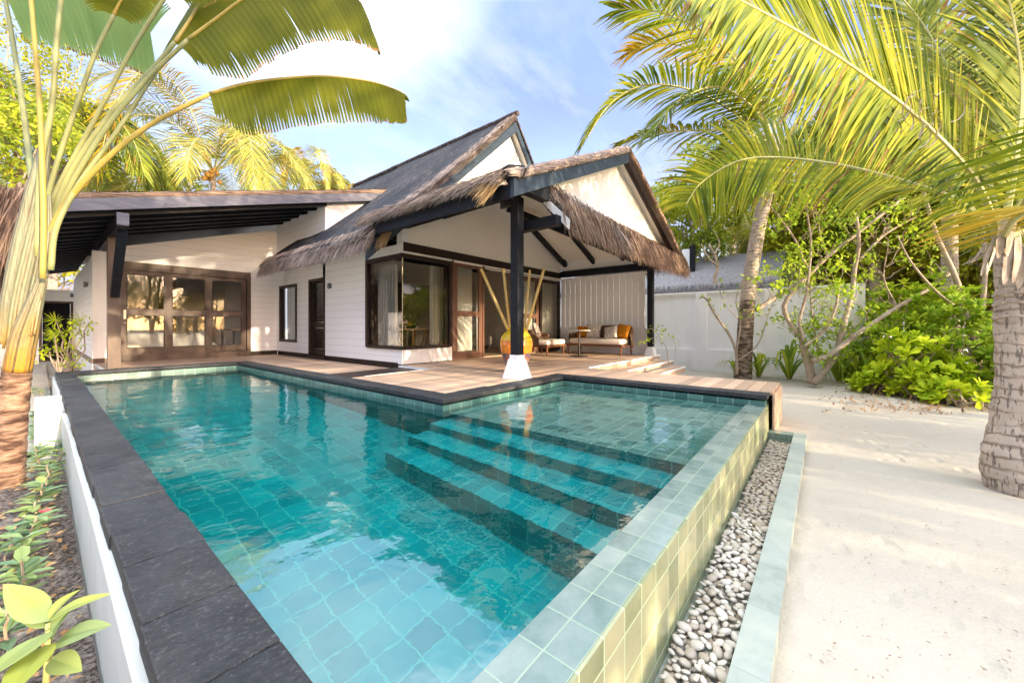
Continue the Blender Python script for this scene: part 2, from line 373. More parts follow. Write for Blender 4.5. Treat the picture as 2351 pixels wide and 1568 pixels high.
    f = t.ramp(t.math('MULTIPLY_ADD', t.noise(P, 5, 4), -.45, t.math('MULTIPLY', sx.outputs[2], .82)), [(.62, (1,1,1)), (1.0, (0,0,0))])
    col = t.mix(f, ca, cb); st = t.ramp(t.noise(t.mapping(P, (9, 9, .7)), 6, 5, .7), [(.50, (0,0,0)), (.66, (1,1,1))]); col = t.mix(t.math('MULTIPLY', st, .5), col, (.15, .10, .055))
    t.link(col, p.inputs['Base Color']); p.inputs['Roughness'].default_value = .55; p.inputs['Specular IOR Level'].default_value = .25; t.link(t.bump(t.noise(t.mapping(P, (9, 9, .7)), 7, 5, .7), .6, .02), p.inputs['Normal']); M['sheath'] = m
    M['orange_sheath'] = basic('orange_leaf_sheath', (.48, .27, .025), (.30, .15, .04), .5, .3, 6, (3, 3, .3), bump=.25, bscale=14)
    M['fan_leaf'] = leafmat('traveller_leaf', [(0, (.065, .085, .006)), (.5, (.14, .165, .010)), (1, (.24, .25, .02))], .55, .4, .4, 1.6)
    M['fan_leaf_pale'] = leafmat('pale_traveller_leaf', [(0, (0.128, 0.272, 0.064)), (0.5, (0.24, 0.384, 0.12)), (1, (0.368, 0.464, 0.144))], .4, .35, .45, 1.6)
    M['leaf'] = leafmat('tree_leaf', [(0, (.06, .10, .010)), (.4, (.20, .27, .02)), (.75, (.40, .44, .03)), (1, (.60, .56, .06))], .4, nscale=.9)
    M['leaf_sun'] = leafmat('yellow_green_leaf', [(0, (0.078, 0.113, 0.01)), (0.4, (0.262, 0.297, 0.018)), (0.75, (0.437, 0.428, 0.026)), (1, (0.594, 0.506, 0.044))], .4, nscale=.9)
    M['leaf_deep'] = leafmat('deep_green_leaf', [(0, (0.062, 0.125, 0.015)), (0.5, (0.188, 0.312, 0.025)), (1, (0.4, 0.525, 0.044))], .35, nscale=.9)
    M['leaf_lime'] = leafmat('lime_leaf', [(0, (0.154, 0.26, 0.014)), (0.45, (0.353, 0.494, 0.018)), (1, (0.66, 0.73, 0.034))], .4, .35, .45)
    M['leaf_mid'] = leafmat('mid_green_leaf', [(0, (0.091, 0.182, 0.016)), (0.5, (0.26, 0.403, 0.026)), (1, (0.52, 0.624, 0.039))], .38, .35, .45)
    M['leaf_blue'] = leafmat('blue_green_leaf', [(0, (.13, .24, .13)), (.5, (.24, .38, .21)), (1, (.40, .50, .16))], .35, .4, .4)
    M['leaf_pale'] = leafmat('pale_front_leaf', [(0, (0.213, 0.328, 0.082)), (0.5, (0.344, 0.443, 0.18)), (1, (0.443, 0.492, 0.082))], .35, .35, .4, 6)
    M['lily'] = leafmat('strap_leaf', [(0, (.09, .17, .02)), (.5, (.22, .32, .03)), (1, (.44, .48, .05))], .35, .35, .45)
    M['bark'] = basic('smooth_bark', (.24, .18, .13), (.36, .28, .21), .8, .2, 4, (3, 3, 1), bump=.4, bscale=14)
    M['twig'] = basic('twig_bark', (.30, .23, .17), (.42, .34, .26), .8, .2, 6, bump=.3)
    m, t, p, out = newmat('ringed_palm_bark')
    P = pos(t); sx = t.new('ShaderNodeSeparateXYZ'); t.link(P, sx.inputs[0])
    zz = t.math('ADD', sx.outputs[2], t.math('MULTIPLY', t.noise(P, 2.6, 5, .6), .20))
    fr = t.math('FRACT', t.math('MULTIPLY', zz, 11.0))
    line = t.math('MULTIPLY', t.ramp(fr, [(0, (1,1,1)), (.10, (.8,.8,.8)), (.24, (0,0,0))]), t.ramp(t.noise(P, 4.5, 4, .6), [(.36, (.1,.1,.1)), (.58, (1,1,1))]))
    crk = t.ramp(t.noise(t.mapping(P, (26, 26, 5)), 1.6, 4, .6), [(.34, (1,1,1)), (.43, (0,0,0))])
    col = t.mix(t.noise(P, 5, 5), (.36, .285, .22), (.62, .52, .425))
    lich = t.ramp(t.noise(P, 7, 4, .6), [(.60, (0,0,0)), (.68, (1,1,1))])
    col = t.mix(t.math('MULTIPLY', line, .42), col, (.17, .125, .10)); col = t.mix(t.math('MULTIPLY', crk, .42), col, (.10, .075, .065))
    col = t.mix(t.math('MULTIPLY', lich, .55), col, (.22, .165, .12))
    t.link(col, p.inputs['Base Color']); p.inputs['Roughness'].default_value = .9; p.inputs['Specular IOR Level'].default_value = .1
    h = t.math('SUBTRACT', t.math('SUBTRACT', 1.0, t.math('MULTIPLY', line, .8)), crk); t.link(t.bump(h, .8, .03), p.inputs['Normal']); M['palm_bark'] = m
    M['mossy_bark'] = basic('dark_stained_bark', (.07, .05, .035), (.36, .28, .21), .9, .1, 6, (1, 1, 3.5), bump=.7, bscale=16, lo=.40, hi=.66)
    M['orange_bark'] = basic('orange_scaled_bark', (.09, .05, .035), (.37, .235, .16), .8, .2, 7, (1, 1, 3.2), bump=.9, bscale=12, bdist=.05, lo=.36, hi=.56)
    M['nuts'] = basic('young_coconut', (.50, .26, .05), (.62, .38, .09), .5, .3, 4)
    M['bamboo'] = basic('bamboo', (.52, .34, .09), (.62, .44, .16), .35, .4, 5, (1, 1, .4))
    M['litter'] = leafmat('fallen_leaf', [(0, (.16, .09, .05)), (.5, (.38, .22, .10)), (1, (.52, .36, .20))], .15, .7, .2, 3)
    M['dry_edge'] = basic('dried_leaf_edge', (.20, .12, .035), (.34, .22, .06), .7, .1, 12, transl=.3)
    M['petal'] = basic('red_petal', (.62, .03, .06), (.75, .08, .10), .5, .3, 9)
    # furniture
    M['fabric'] = basic('cream_fabric', (.70, .62, .54), (.76, .69, .61), .9, .1, 30, bump=.15, bscale=160)
    M['orange'] = basic('orange_fabric', (.55, .20, .012), (.62, .25, .02), .85, .1, 20, bump=.15, bscale=150)
    m, t, p, out = newmat('leaf_print_fabric')
    P = pos(t); w = t.new('ShaderNodeTexWave', wave_type='RINGS', rings_direction='SPHERICAL'); w.inputs['Scale'].default_value = 9; w.inputs['Distortion'].default_value = 7; w.inputs['Detail'].default_value = 1.5; w.inputs['Detail Scale'].default_value = 1.4
    t.link(P, w.inputs[0]); t.link(t.mix(t.ramp(w.outputs['Fac'], [(.62, (0,0,0)), (.72, (1,1,1))]), (.74, .68, .60), (.34, .28, .23)), p.inputs['Base Color']); p.inputs['Roughness'].default_value = .9; M['print'] = m
    M['rattan'] = basic('brown_rattan', (.10, .055, .032), (.22, .13, .08), .6, .3, 40, (1, 1, 2), bump=.6, bscale=70)
    M['black'] = basic('black_metal', (.012, .012, .013), (.02, .02, .02), .35, .5, 5)
    M['lamp'] = basic('grey_metal', (.10, .10, .11), (.15, .15, .155), .45, .5, 6)
    M['steel'] = basic('brushed_brass', (.62, .52, .34), (.70, .60, .42), .3, .6, 12)
    M['curtain'] = basic('curtain_cloth', (.74, .72, .66), (.80, .78, .73), .9, .1, 20, transl=.3)
    M['oak'] = basic('pale_oak', (.46, .29, .14), (.56, .37, .19), .5, .3, 5, (4, 4, 1))
    M['white_shell'] = basic('white_shell', (.78, .75, .70), (.80, .78, .74), .35, .4, 4)
    M['linen'] = basic('white_linen', (.80, .79, .77), (.75, .73, .70), .9, .1, 6, bump=.3, bscale=9)
    M['green_fruit'] = basic('green_fruit', (.20, .36, .03), (.30, .42, .05), .4, .4, 8)
    M['yellow_fruit'] = basic('yellow_fruit', (.70, .42, .04), (.78, .5, .06), .4, .4, 8)
    M['red_cloth'] = basic('dark_red_cloth', (.16, .015, .015), (.22, .025, .025), .8, .2, 8)
    M['glaze_y'] = basic('yellow_glaze', (.62, .40, .012), (.70, .50, .03), .16, .6, 6)
    M['glaze_o'] = basic('orange_glaze', (.60, .15, .010), (.70, .26, .02), .18, .6, 12, lo=.3, hi=.7)
    M['glaze_b'] = basic('brown_violet_glaze', (.10, .07, .10), (.34, .12, .06), .2, .6, 10, lo=.45, hi=.62)
    M['glaze_p'] = basic('slate_glaze', (.13, .11, .13), (.24, .16, .15), .22, .6, 8)
    M['floor'] = basic('room_floor', (.42, .30, .20), (.50, .37, .26), .4, .4, 5, (1, 9, 1))
    # glass: a thin pane, reflections stronger at a slant
    m, t, p, out = newmat('window_glass'); t.n.remove(p)
    fr = t.new('ShaderNodeFresnel'); fr.inputs[0].default_value = 1.75
    tr = t.new('ShaderNodeBsdfTransparent'); tr.inputs[0].default_value = (.93, .95, .93, 1)
    gl = t.new('ShaderNodeBsdfGlossy'); gl.inputs['Roughness'].default_value = .0
    mx = t.new('ShaderNodeMixShader'); t.link(t.math('MULTIPLY', fr.outputs[0], 1.05, clamp=True), mx.inputs[0]); t.link(tr.outputs[0], mx.inputs[1]); t.link(gl.outputs[0], mx.inputs[2]); t.link(mx.outputs[0], out.inputs[0]); M['glass'] = m
    # pool water
    m, t, p, out = newmat('pool_water'); t.n.remove(p)
    P = pos(t)
    h = t.math('MULTIPLY_ADD', t.noise(P, 2.3, 2), 1.0, t.math('MULTIPLY', t.noise(P, 7.5, 3), .30))
    nrm = t.bump(h, .27, .035)
    rf = t.new('ShaderNodeBsdfRefraction'); rf.inputs['IOR'].default_value = 1.33; rf.inputs['Roughness'].default_value = 0; rf.inputs[0].default_value = (.97, 1, 1, 1)
    gl = t.new('ShaderNodeBsdfGlossy'); gl.inputs['Roughness'].default_value = 0
    fr = t.new('ShaderNodeFresnel'); fr.inputs[0].default_value = WATER_IOR
    for q in (rf, gl, fr): t.link(nrm, q.inputs['Normal'])
    geo = t.new('ShaderNodeNewGeometry')
    fac = t.math('MULTIPLY', fr.outputs[0], t.math('SUBTRACT', 1.0, geo.outputs['Backfacing']))
    mx = t.new('ShaderNodeMixShader'); t.link(fac, mx.inputs[0]); t.link(rf.outputs[0], mx.inputs[1]); t.link(gl.outputs[0], mx.inputs[2]); t.link(mx.outputs[0], out.inputs[0])
    va = t.new('ShaderNodeVolumeAbsorption'); va.inputs[0].default_value = (.02, .92, .90, 1); va.inputs[1].default_value = WATER_DENS
    t.link(va.outputs[0], out.inputs['Volume']); M['water'] = m
mk()
# ================================================================ camera, sky, sun
cd = bpy.data.cameras.new('camera'); cam = bpy.data.objects.new('camera', cd); COL.objects.link(cam); S.camera = cam
cam.location = CAM; cam.rotation_euler = (math.pi/2, 0, AA - math.pi/2)
cd.sensor_width = 36; cd.lens = 36*F/2351; cd.shift_y = -35/2351; cd.clip_start = .05; cd.clip_end = 600
SUN_EL = math.radians(11.0)
w = bpy.data.worlds.new('World'); S.world = w; w.use_nodes = True; t = NT(w)
bg = t.n['Background']; sky = t.new('ShaderNodeTexSky', sky_type='NISHITA'); sky.sun_disc = False; sky.sun_elevation = SUN_EL; sky.sun_rotation = math.pi; sky.air_density = 1.0; sky.dust_density = 1.2; sky.ozone_density = 1.0
tc = t.new('ShaderNodeTexCoord').outputs['Generated']
sx = t.new('ShaderNodeSeparateXYZ'); t.link(tc, sx.inputs[0])
zz = t.math('MAXIMUM', t.math('ADD', sx.outputs[2], .22), .05)
cv = t.new('ShaderNodeCombineXYZ'); t.link(t.math('DIVIDE', sx.outputs[0], zz), cv.inputs[0]); t.link(t.math('DIVIDE', sx.outputs[1], zz), cv.inputs[1])
cl = t.noise(cv.outputs[0], 1.1, 6, .55)
el = sx.outputs[2]
hz = t.math('SUBTRACT', 1.02, t.math('MULTIPLY', t.math('ABSOLUTE', el), .95))
cf = t.math('ADD', t.math('MULTIPLY', t.math('SUBTRACT', cl, .5), 1.5), hz, clamp=True)
glow = t.ramp(t.math('MULTIPLY', sx.outputs[1], -1), [(.55, (1, 1, 1)), (.92, (.12, .12, .12))]); cf = t.math('MULTIPLY', cf, glow)
skyc = t.mix(1.0, sky.outputs[0], SKY_TINT, 'MULTIPLY')
cc = t.mix(t.ramp(el, [(.05, (0, 0, 0)), (.55, (1, 1, 1))]), SKY_LOW, SKY_CLOUD)
wv = t.ramp(t.noise(t.mapping(cv.outputs[0], (1, 2.2, 1)), 2.1, 8, .62), [(.46, (0, 0, 0)), (.66, (1, 1, 1))]); cc = t.mix(t.math('MULTIPLY', wv, .85), cc, SKY_WISP)
col = t.mix(cf, skyc, cc)
col = t.mix(t.math('MULTIPLY', t.ramp(el, [(.645, (0, 0, 0)), (.74, (1, 1, 1))]), t.ramp(cl, [(.30, (.35, .35, .35)), (.52, (1, 1, 1))])), col, SKY_FILL)
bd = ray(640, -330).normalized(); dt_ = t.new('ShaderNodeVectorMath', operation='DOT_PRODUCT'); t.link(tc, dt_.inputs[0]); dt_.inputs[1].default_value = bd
added_patch = t.math('MULTIPLY', t.ramp(dt_.outputs['Value'], [(math.cos(math.radians(22.5)), (0, 0, 0)), (math.cos(math.radians(9)), (1, 1, 1))]), t.ramp(t.noise(cv.outputs[0], 2.6, 5, .55), [(.34, (.45, .45, .45)), (.55, (1, 1, 1))]))
col = t.mix(added_patch, col, SKY_ADDED_PATCH)
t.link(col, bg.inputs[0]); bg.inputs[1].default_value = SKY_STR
sl = bpy.data.lights.new('sun', 'SUN'); sl.energy = SUN_STR; sl.angle = math.radians(.5); sl.color = (1, .80, .54)
so = bpy.data.objects.new('sun', sl); COL.objects.link(so)
SUND = V((-.035, 1, -math.tan(SUN_EL))).normalized(); so.rotation_euler = SUND.to_track_quat('-Z', 'Y').to_euler(); so.location = (0, -20, 12)
S.view_settings.view_transform = 'Standard'; S.view_settings.look = 'None'; S.view_settings.exposure = EXPOSURE; S.view_settings.gamma = 1
cy = S.cycles; cy.use_denoising = True; cy.max_bounces = 12; cy.transmission_bounces = 8; cy.transparent_max_bounces = 24; cy.diffuse_bounces = 5; cy.glossy_bounces = 5
cy.sample_clamp_indirect = 6; cy.caustics_reflective = False; cy.caustics_refractive = True
# ================================================================ ground
def ground():
    xs = [-160, -60, -25, -12, -6, -3] + [-1.5 + .25*i for i in range(7)] + [.1] + [.3 + .26*i for i in range(20)] + [5.52] + [5.8 + .3*i for i in range(26)] + [14, 16, 19, 25, 40, 80, 160]
    ys = [-160, -60, -25, -12, -8, -6, -5, -4] + [-3.4 + .2*i for i in range(18)] + [.2] + [.5 + .4*i for i in range(24)] + [10.35, 11, 12, 13.5, 15, 18, 22, 30, 50, 90, 160]
    xs = sorted(xs); ys = sorted(ys); mb = MB(); idx = {}
    def z(x, y):
        e = .035*nz((x*.9, y*.6, 0)) + .02*nz((x*2.3, y*1.7, 3))
        near = max(0, 1 - max(0, .14 - y)/.3) if y < .14 else 1
        return (e if abs(x) < 20 and abs(y) < 20 else 0) - .0
    for j, y in enumerate(ys):
        for i, x in enumerate(xs): mb.v.append((x, y, z(x, y) if not (-1.6 < x < 5.8 and -.1 < y < 10.5) else -.004))
    n = len(xs)
    for j in range(len(ys)-1):
        for i in range(n-1):
            cx, cy_ = (xs[i]+xs[i+1])/2, (ys[j]+ys[j+1])/2
            if .1 < cx < 5.52 and .2 < cy_ < 10.35: continue
            mb.f.append((j*n+i, j*n+i+1, (j+1)*n+i+1, (j+1)*n+i)); mb.r.append(.5); mb.m.append(0)
    return tag(build('sand_ground', mb, M['sand'], smooth=True), kind='structure')
ground()
# planting bed soil beside the pool wall (small mounds), over the sand
mb = MB(); mb.grid(lambda a, b: (-1.7 + 1.84*a, .2 + 5.4*b, .02 + .05*max(0, nz((a*5, b*14, 2)))*(1 - abs(2*a-1)**4) + .035*(b) + .02*nz((a*22, b*60, 1))), 40, 110)
tag(build('garden_soil', mb, M['soil'], smooth=True), kind='structure')
mb = MB(); mb.grid(lambda a, b: (-1.8 + 1.94*a, 6.12 + 14*b, .05 + .02*nz((a*9, b*40, 4))), 14, 60)
tag(build('sand_path', mb, M['sand'], smooth=True), kind='structure')
# ================================================================ swimming pool
CT = .52; WZ = .39
pool = thing('swimming_pool', 'green tiled L-shaped swimming pool with dark slate edging and an overflow wall', 'pool', (2.8, 3.4, WZ))
mb = MB()
mb.box(.385, 2.80, .715, 10.12, -1.0, -.80); mb.box(2.795, 5.3, .715, 3.235, -1.0, -.802)
build('basin_floor', mb, M['floor_tile'], pool, uv=True); mb = MB()
mb.box(.20, .387, .5, 10.4, -1.0, .450); mb.box(.386, 2.80, 10.118, 10.4, -1.0, .449); mb.box(2.79, 3.05, 3.23, 10.119, -1.0, .448)
mb.box(3.048, 5.302, 3.232, 3.5, -1.0, .4485); mb.box(5.3, 5.53, .525, 3.231, -1.0, .4475)
build('basin', mb, M['tile'], pool, uv=True)
for i, (x0, x1, zt) in enumerate(((2.88, 5.298, .25), (2.60, 2.88, .02), (2.33, 2.599, -.20), (2.07, 2.329, -.42))):
    mb = MB(); mb.box(x0, x1, .716, 3.229, -.799, zt); mb.m = [1, 0, 1, 1, 1, 1]; build('ledge' if i == 0 else 'step', mb, [M['ledge_tile' if i == 0 else 'floor_tile'], M['riser_tile']], pool, uv=True)
mb = MB(); mb.box(.173, 5.50, .52, .7145, -1.0, .391); build('overflow_wall', mb, M['wall_tile'], pool, uv=True)
mb = MB(); mb.box(-.2, 5.50, .508, .5195, -.2, .389); build('overflow_face', mb, M['face_tile'], pool, uv=True)
# slate edging, stone by stone
def edging(mb, x0, x1, y0, y1, along, lmin, lmax, z0=.451, z1=CT, jit=.006):
    a, b = (x0, x1) if along == 'x' else (y0, y1); q = a
    while q < b - .02:
        L = min(ru(lmin, lmax), b - q); L = b - q if b - q - L < .12 else L
        j0, j1, jz = ru(-jit, jit), ru(-jit, jit), ru(-.004, .004)
        if along == 'x': mb.box(q + .0008, q + L - .0008, y0 + j0, y1 + j1, z0, z1 + jz)
        else: mb.box(x0 + j0, x1 + j1, q + .0008, q + L - .0008, z0, z1 + jz)
        q += L
mb = MB()
edging(mb, .172, .392, .45, 10.40, 'y', .30, .46, jit=.004); edging(mb, .40, 2.78, 10.11, 10.40, 'x', .3, .5, .47)
edging(mb, 2.782, 3.055, 3.51, 10.40, 'y', .4, .6, .47, jit=.003); edging(mb, 2.782, 5.29, 3.222, 3.505, 'x', .4, .6, .47, jit=.003); edging(mb, 5.292, 5.545, .50, 3.505, 'y', .4, .6, .47, jit=.003)
build('slate_edging', mb, M['slate'], pool, bevel=.006)
# plastered outer wall beside the planting bed
mb = MB(); k = 60
mb.grid(lambda a, b: (.148 + .012*nz((a*6, 1, 2))*b, .2 + 10.2*a, -.15 + .59*b), k, 3, flip=True)
mb.grid(lambda a, b: (.148 + .045*b + .012*nz((a*6, 1, 2))*(1-b), .2 + 10.2*a, (.44 + .014*b) + .004*nz((a*30, 2, 2))), k, 1, flip=True)
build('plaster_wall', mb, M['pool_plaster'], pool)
# water: one closed body
mb = MB(); e = .03
poly = [(.385-e, .715-e), (5.3+e, .715-e), (5.3+e, 3.23+e), (2.79+e, 3.23+e), (2.79+e, 10.12+e), (.385-e, 10.12+e)]
mb.prism([(x, y, -.85) for x, y in poly], (0, 0, WZ + .85))
tag(build('pool_water', mb, M['water']), kind='structure')
# white stub wall by the bed
o = MB(); o.box(-.03, .146, 5.95, 6.09, -.02, .615); 
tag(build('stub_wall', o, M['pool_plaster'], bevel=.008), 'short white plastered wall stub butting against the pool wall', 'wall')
# overflow gutter: kerb and floor
k = thing('gutter_kerb', 'pale green stone kerb around the pebble filled overflow channel', 'kerb', (2, .2, 0))
mb = MB(); mb.box(-1.2, 5.56, .145, .264, -.1, .08); build('kerb_run', mb, M['kerb'], k, uv=True)
mb = MB(); mb.box(5.40, 5.56, .2655, .506, -.1, .079); build('kerb_end', mb, M['wall_tile'], k, uv=True)
mb = MB(); mb.box(-1.2, 5.4, .2645, .507, -.12, -.05); build('channel_floor', mb, M['kerb'], k, uv=True)
# pebbles
def pebble_mesh(seed):
    mb = MB(); mb.ellipsoid((0, 0, 0), 1, .72, .45, 12, 8)
    mb.v = [tuple(V(p) * (1 + .22*noise.noise(V(p)*1.1 + V((seed*7, 0, 0))))) for p in mb.v]; return mb
protos = []
def peb_spot(i):
    x = .72 + 4.66*rnd()**1.0; y = ru(.292, .480); return x, y
spots = []
tries = 0
while len(spots) < 1750 and tries < 40000:
    tries += 1; x = ru(.75, 5.34); y = ru(.290, .482); s = ru(.014, .033); lay = int(rnd()*2)
    z = -.03 + lay*ru(.018, .03)
    if all((x-a)**2 + (y-b)**2 > (.72*(s+c))**2 for a, b, zz_, c, l in spots if l == lay): spots.append((x, y, z, s, lay))
spots.sort(key=lambda q: (q[0] - 0)**2 * (1 if q[4] else 1.15))
mats_p = M['pebble']; stuff = MB(); n_ind = 0
pm = [pebble_mesh(i) for i in range(5)]
top = [q for q in spots if q[4] == 1 and q[0] > 1.05]; rest = [q for q in spots if not (q[4] == 1 and q[0] > 1.05)]
for i, (x, y, z, s, lay) in enumerate(top[:300]):
    if i < 5:
        o = build('river_pebble', pm[i], mats_p, smooth=True); protos.append(o)
    else: o = protos[i % 5].copy(); COL.objects.link(o)
    o.location = (x, y, z); o.scale = (s, s, s*ru(.8, 1.1)); o.rotation_euler = (ru(-.5, .5), ru(-.5, .5), ru(0, 6.28))
    tag(o, 'smooth cream river pebble lying loose in the overflow channel', 'pebble', 'loose pebbles in the overflow channel')
for x, y, z, s, lay in rest + top[300:]:
    q = pm[int(rnd()*5)]; mt = Matrix.Translation((x, y, z)) @ Matrix.Rotation(ru(0, 6.28), 4, 'Z') @ Matrix.Rotation(ru(-.5, .5), 4, 'X') @ Matrix.Diagonal((s, s, s, 1))
    stuff.add([mt @ V(p) for p in q.v], q.f)
tag(build('pebbles', stuff, mats_p, smooth=True), kind='stuff')
# ================================================================ timber deck
deck = thing('timber_deck', 'pinkish brown timber boardwalk and verandah floor around the pool', 'deck', (5, 4, .45))
def planks(mb, x0, x1, y0, y1, zt, w=.138, th=.03, gap=.006):
    y = y0
    while y < y1 - .03:
        wy = min(w, y1 - y); mb.box(x0 + ru(-.004, .004), x1 + ru(-.004, .004), y + gap/2, y + wy - gap/2, zt - th, zt + ru(-.0015, .0015)); y += w
mb = MB()
planks(mb, 3.06, 6.72, 3.512, 5.70, CT); planks(mb, 6.725, 10.95, 3.56, 5.70, CT); planks(mb, 4.70, 10.95, 5.702, 6.74, CT); planks(mb, 5.55, 6.62, .475, 3.51, CT)
planks(mb, .84, 4.63, 10.41, 13.28, .447); planks(mb, 3.06, 4.63, 5.73, 10.405, .447)
build('floor_boards', mb, M['deck'], deck)
mb = MB(); mb.box(3.3, 4.71, 5.70, 5.722, .43, .523); mb.box(4.60, 4.655, 5.72, 6.7, .40, .519); mb.box(.815, .84, 10.41, 13.2, .40, .45); build('white_nosing', mb, M['plaster'], deck)
mb = MB()
for i in range(4): mb.box(5.552, 6.62, .452, .474, .015 + .12*i, .128 + .12*i)
for i in range(4): mb.box(6.621, 6.642, .46, 2.8, .015 + .12*i, .128 + .12*i)
build('fascia_boards', mb, M['deck'], deck)
mb = MB(); mb.box(3.06, 10.9, 3.62, 6.7, .36, .486); mb.box(5.60, 6.6, .52, 3.6, .03, .486); mb.box(.9, 4.6, 10.5, 13.2, .0, .412); mb.box(3.1, 4.6, 5.8, 10.5, .0, .411); build('joists', mb, M['dark_brown'], deck)
for i, (y1, y0, z, x1) in enumerate(((3.56, 3.16, .39, 10.95), (3.155, 2.82, .26, 10.80))):
    st = sub('deck_step', deck, (8.5, y0, z))
    mb = MB(); planks(mb, 6.645, x1, y0 + .03, y1, z, w=.12); build('tread', mb, M['deck'], st)
    mb = MB(); mb.box(6.645, x1, y0, y0 + .029, z - .028, z + .004); build('nosing', mb, M['plaster'], st)
    mb = MB(); mb.box(6.645, x1, y0 + .03, y0 + .055, z - .155 if i else z - .10, z - .031); build('riser', mb, M['deck'], st)
mb = MB(); mb.box(6.725, 10.95, 3.53, 3.559, .495, .524); build('step_nosing', mb, M['plaster'], deck)
mb = MB(); mb.box(6.725, 10.95, 3.561, 3.585, .395, .485); build('step_riser', mb, M['deck'], deck)
# ================================================================ the villa
villa = thing('villa', 'white timber villa with thatched roofs, dark beams and an open verandah beside the pool', 'villa', (4.7, 6.7, .45))
WX, WY, GY = 4.70, 6.72, 13.30
def walled(mb, axis, c0, c1, a0, a1, z0, z1, holes):
    """an upright wall (thickness c0..c1) along axis with rectangular openings (a0, a1, z0, z1)"""
    cuts = sorted({a0, a1} | {h[0] for h in holes} | {h[1] for h in holes}); cuts = [q for q in cuts if a0 <= q <= a1]
    for p, q in zip(cuts, cuts[1:]):
        zs = [(z0, z1)]
        for h in holes:
            if h[0] < q - 1e-6 and h[1] > p + 1e-6:
                nzs = []
                for lo, hi in zs:
                    if h[2] > lo: nzs.append((lo, min(hi, h[2])))
                    if h[3] < hi: nzs.append((max(lo, h[3]), hi))
                zs = nzs
        for lo, hi in zs:
            if hi - lo < 1e-4: continue
            if axis == 'x': mb.box(p, q, c0, c1, lo, hi)
            else: mb.box(c0, c1, p, q, lo, hi)
def frame(mb, axis, c0, c1, a0, a1, z0, z1, w, wb=None):
    wb = wb or w
    def b(p, q, lo, hi):
        if axis == 'x': mb.box(p, q, c0, c1, lo, hi)
        else: mb.box(c0, c1, p, q, lo, hi)
    b(a0, a0 + w, z0, z1); b(a1 - w, a1, z0, z1); b(a0 + w, a1 - w, z1 - w, z1); b(a0 + w, a1 - w, z0, z0 + wb)
def pane(axis, c, a0, a1, z0, z1, parent, name='pane'):
    mb = MB()
    if axis == 'x': mb.add([(a0, c, z0), (a1, c, z0), (a1, c, z1), (a0, c, z1)], [(0, 1, 2, 3)])
    else: mb.add([(c, a0, z0), (c, a1, z0), (c, a1, z1), (c, a0, z1)], [(0, 3, 2, 1)])
    return build(name, mb, M['glass'], parent)
yw = lambda u: onX(u, 700, WX).y
xw = lambda u: onY(u, 700, WY).x
xg = lambda u: onY(u, 700, GY).x
zg = lambda u, v: onY(u, v, GY).z
sw = (yw(682), yw(643), onX(660, 785, WX).z, 2.55)            # slit window
sd = (yw(746.5), yw(708.6), .50, 2.60)                         # louvred door
cwz0, cwz1 = onX(925, 801, WX).z, 2.82; cwy = yw(841); cwx = xw(1037)
mb = MB(); walled(mb, 'y', WX, WX + .15, WY, GY, .56, 3.02, [sw, sd, (WY - 1, cwy, cwz0, cwz1)])
mb.prism([(WX, WY, 3.02), (WX, 6.9, 3.02), (WX, 6.9, 3.35), (WX, WY, 3.35)], (.15, 0, 0))
build('side_wall', mb, M['lap'], villa)
mb = MB(); mb.box(WX + .03, WX + .12, WY + .03, sd[0], .42, .56); mb.box(WX + .03, WX + .12, sd[1], GY, .42, .56); build('plinth', mb, M['dark_brown'], villa)
mb = MB(); mb.box(WX + .002, cwx + .02, WY - .004, WY + .15, .535, cwz0); build('front_sill_wall', mb, M['plaster'], villa)
mb = MB()
mb.prism([(WX + .001, WY + .002, 2.82), (10.84, WY + .002, 2.82), (10.84, WY + .002, 3.34), (8.19, WY + .002, 6.58), (WX + .001, WY + .002, 3.36)], (0, .14, 0))
build('gable_wall', mb, M['cream'], villa)
mb = MB(); mb.box(WX + .03, 10.82, WY - .025, WY + .001, onY(926, 576, WY).z, onY(926, 556, WY).z); build('lintel_band', mb, M['dark_brown'], villa)
# corner window: two frames meeting at a bare glass corner
cw = sub('corner_window', villa, (WX, WY, cwz0))
mb = MB(); mb.box(WX - .03, WX + .06, cwy - .09, cwy, cwz0, cwz1); mb.box(WX - .03, WX + .06, WY - .03, cwy - .09, cwz1 - .09, cwz1); mb.box(WX - .05, WX + .06, WY - .05, cwy - .09, cwz0 - .02, cwz0 + .05)
mb.box(WX + .02, WX + .08, cwy - .19, cwy - .10, cwz0 + .06, cwz1 - .095)
mb.box(cwx - .09, cwx, WY - .03, WY + .06, cwz0, cwz1); mb.box(WX + .061, cwx - .09, WY - .03, WY + .06, cwz1 - .09, cwz1); mb.box(WX + .061, cwx - .09, WY - .05, WY + .06, cwz0 - .02, cwz0 + .05); mb.box(cwx - .19, cwx - .10, WY + .02, WY + .08, cwz0 + .06, cwz1 - .095)
build('frame', mb, M['dark_brown'], cw)
pane('y', WX + .015, WY + .012, cwy - .1, cwz0 + .04, cwz1 - .08, cw); pane('x', WY + .012, WX + .018, cwx - .1, cwz0 + .04, cwz1 - .08, cw)
mb = MB(); mb.box(WX + .008, WX + .02, WY + .004, WY + .011, cwz0 + .04, cwz1 - .08); build('glass_joint', mb, M['steel'], cw)
# slit window
sl_ = sub('slit_window', villa, (WX, sw[0], sw[2])); mb = MB(); frame(mb, 'y', WX - .03, WX + .08, sw[0], sw[1], sw[2], sw[3], .075); build('frame', mb, M['dark_brown'], sl_); pane('y', WX + .04, sw[0] + .07, sw[1] - .07, sw[2] + .07, sw[3] - .07, sl_)
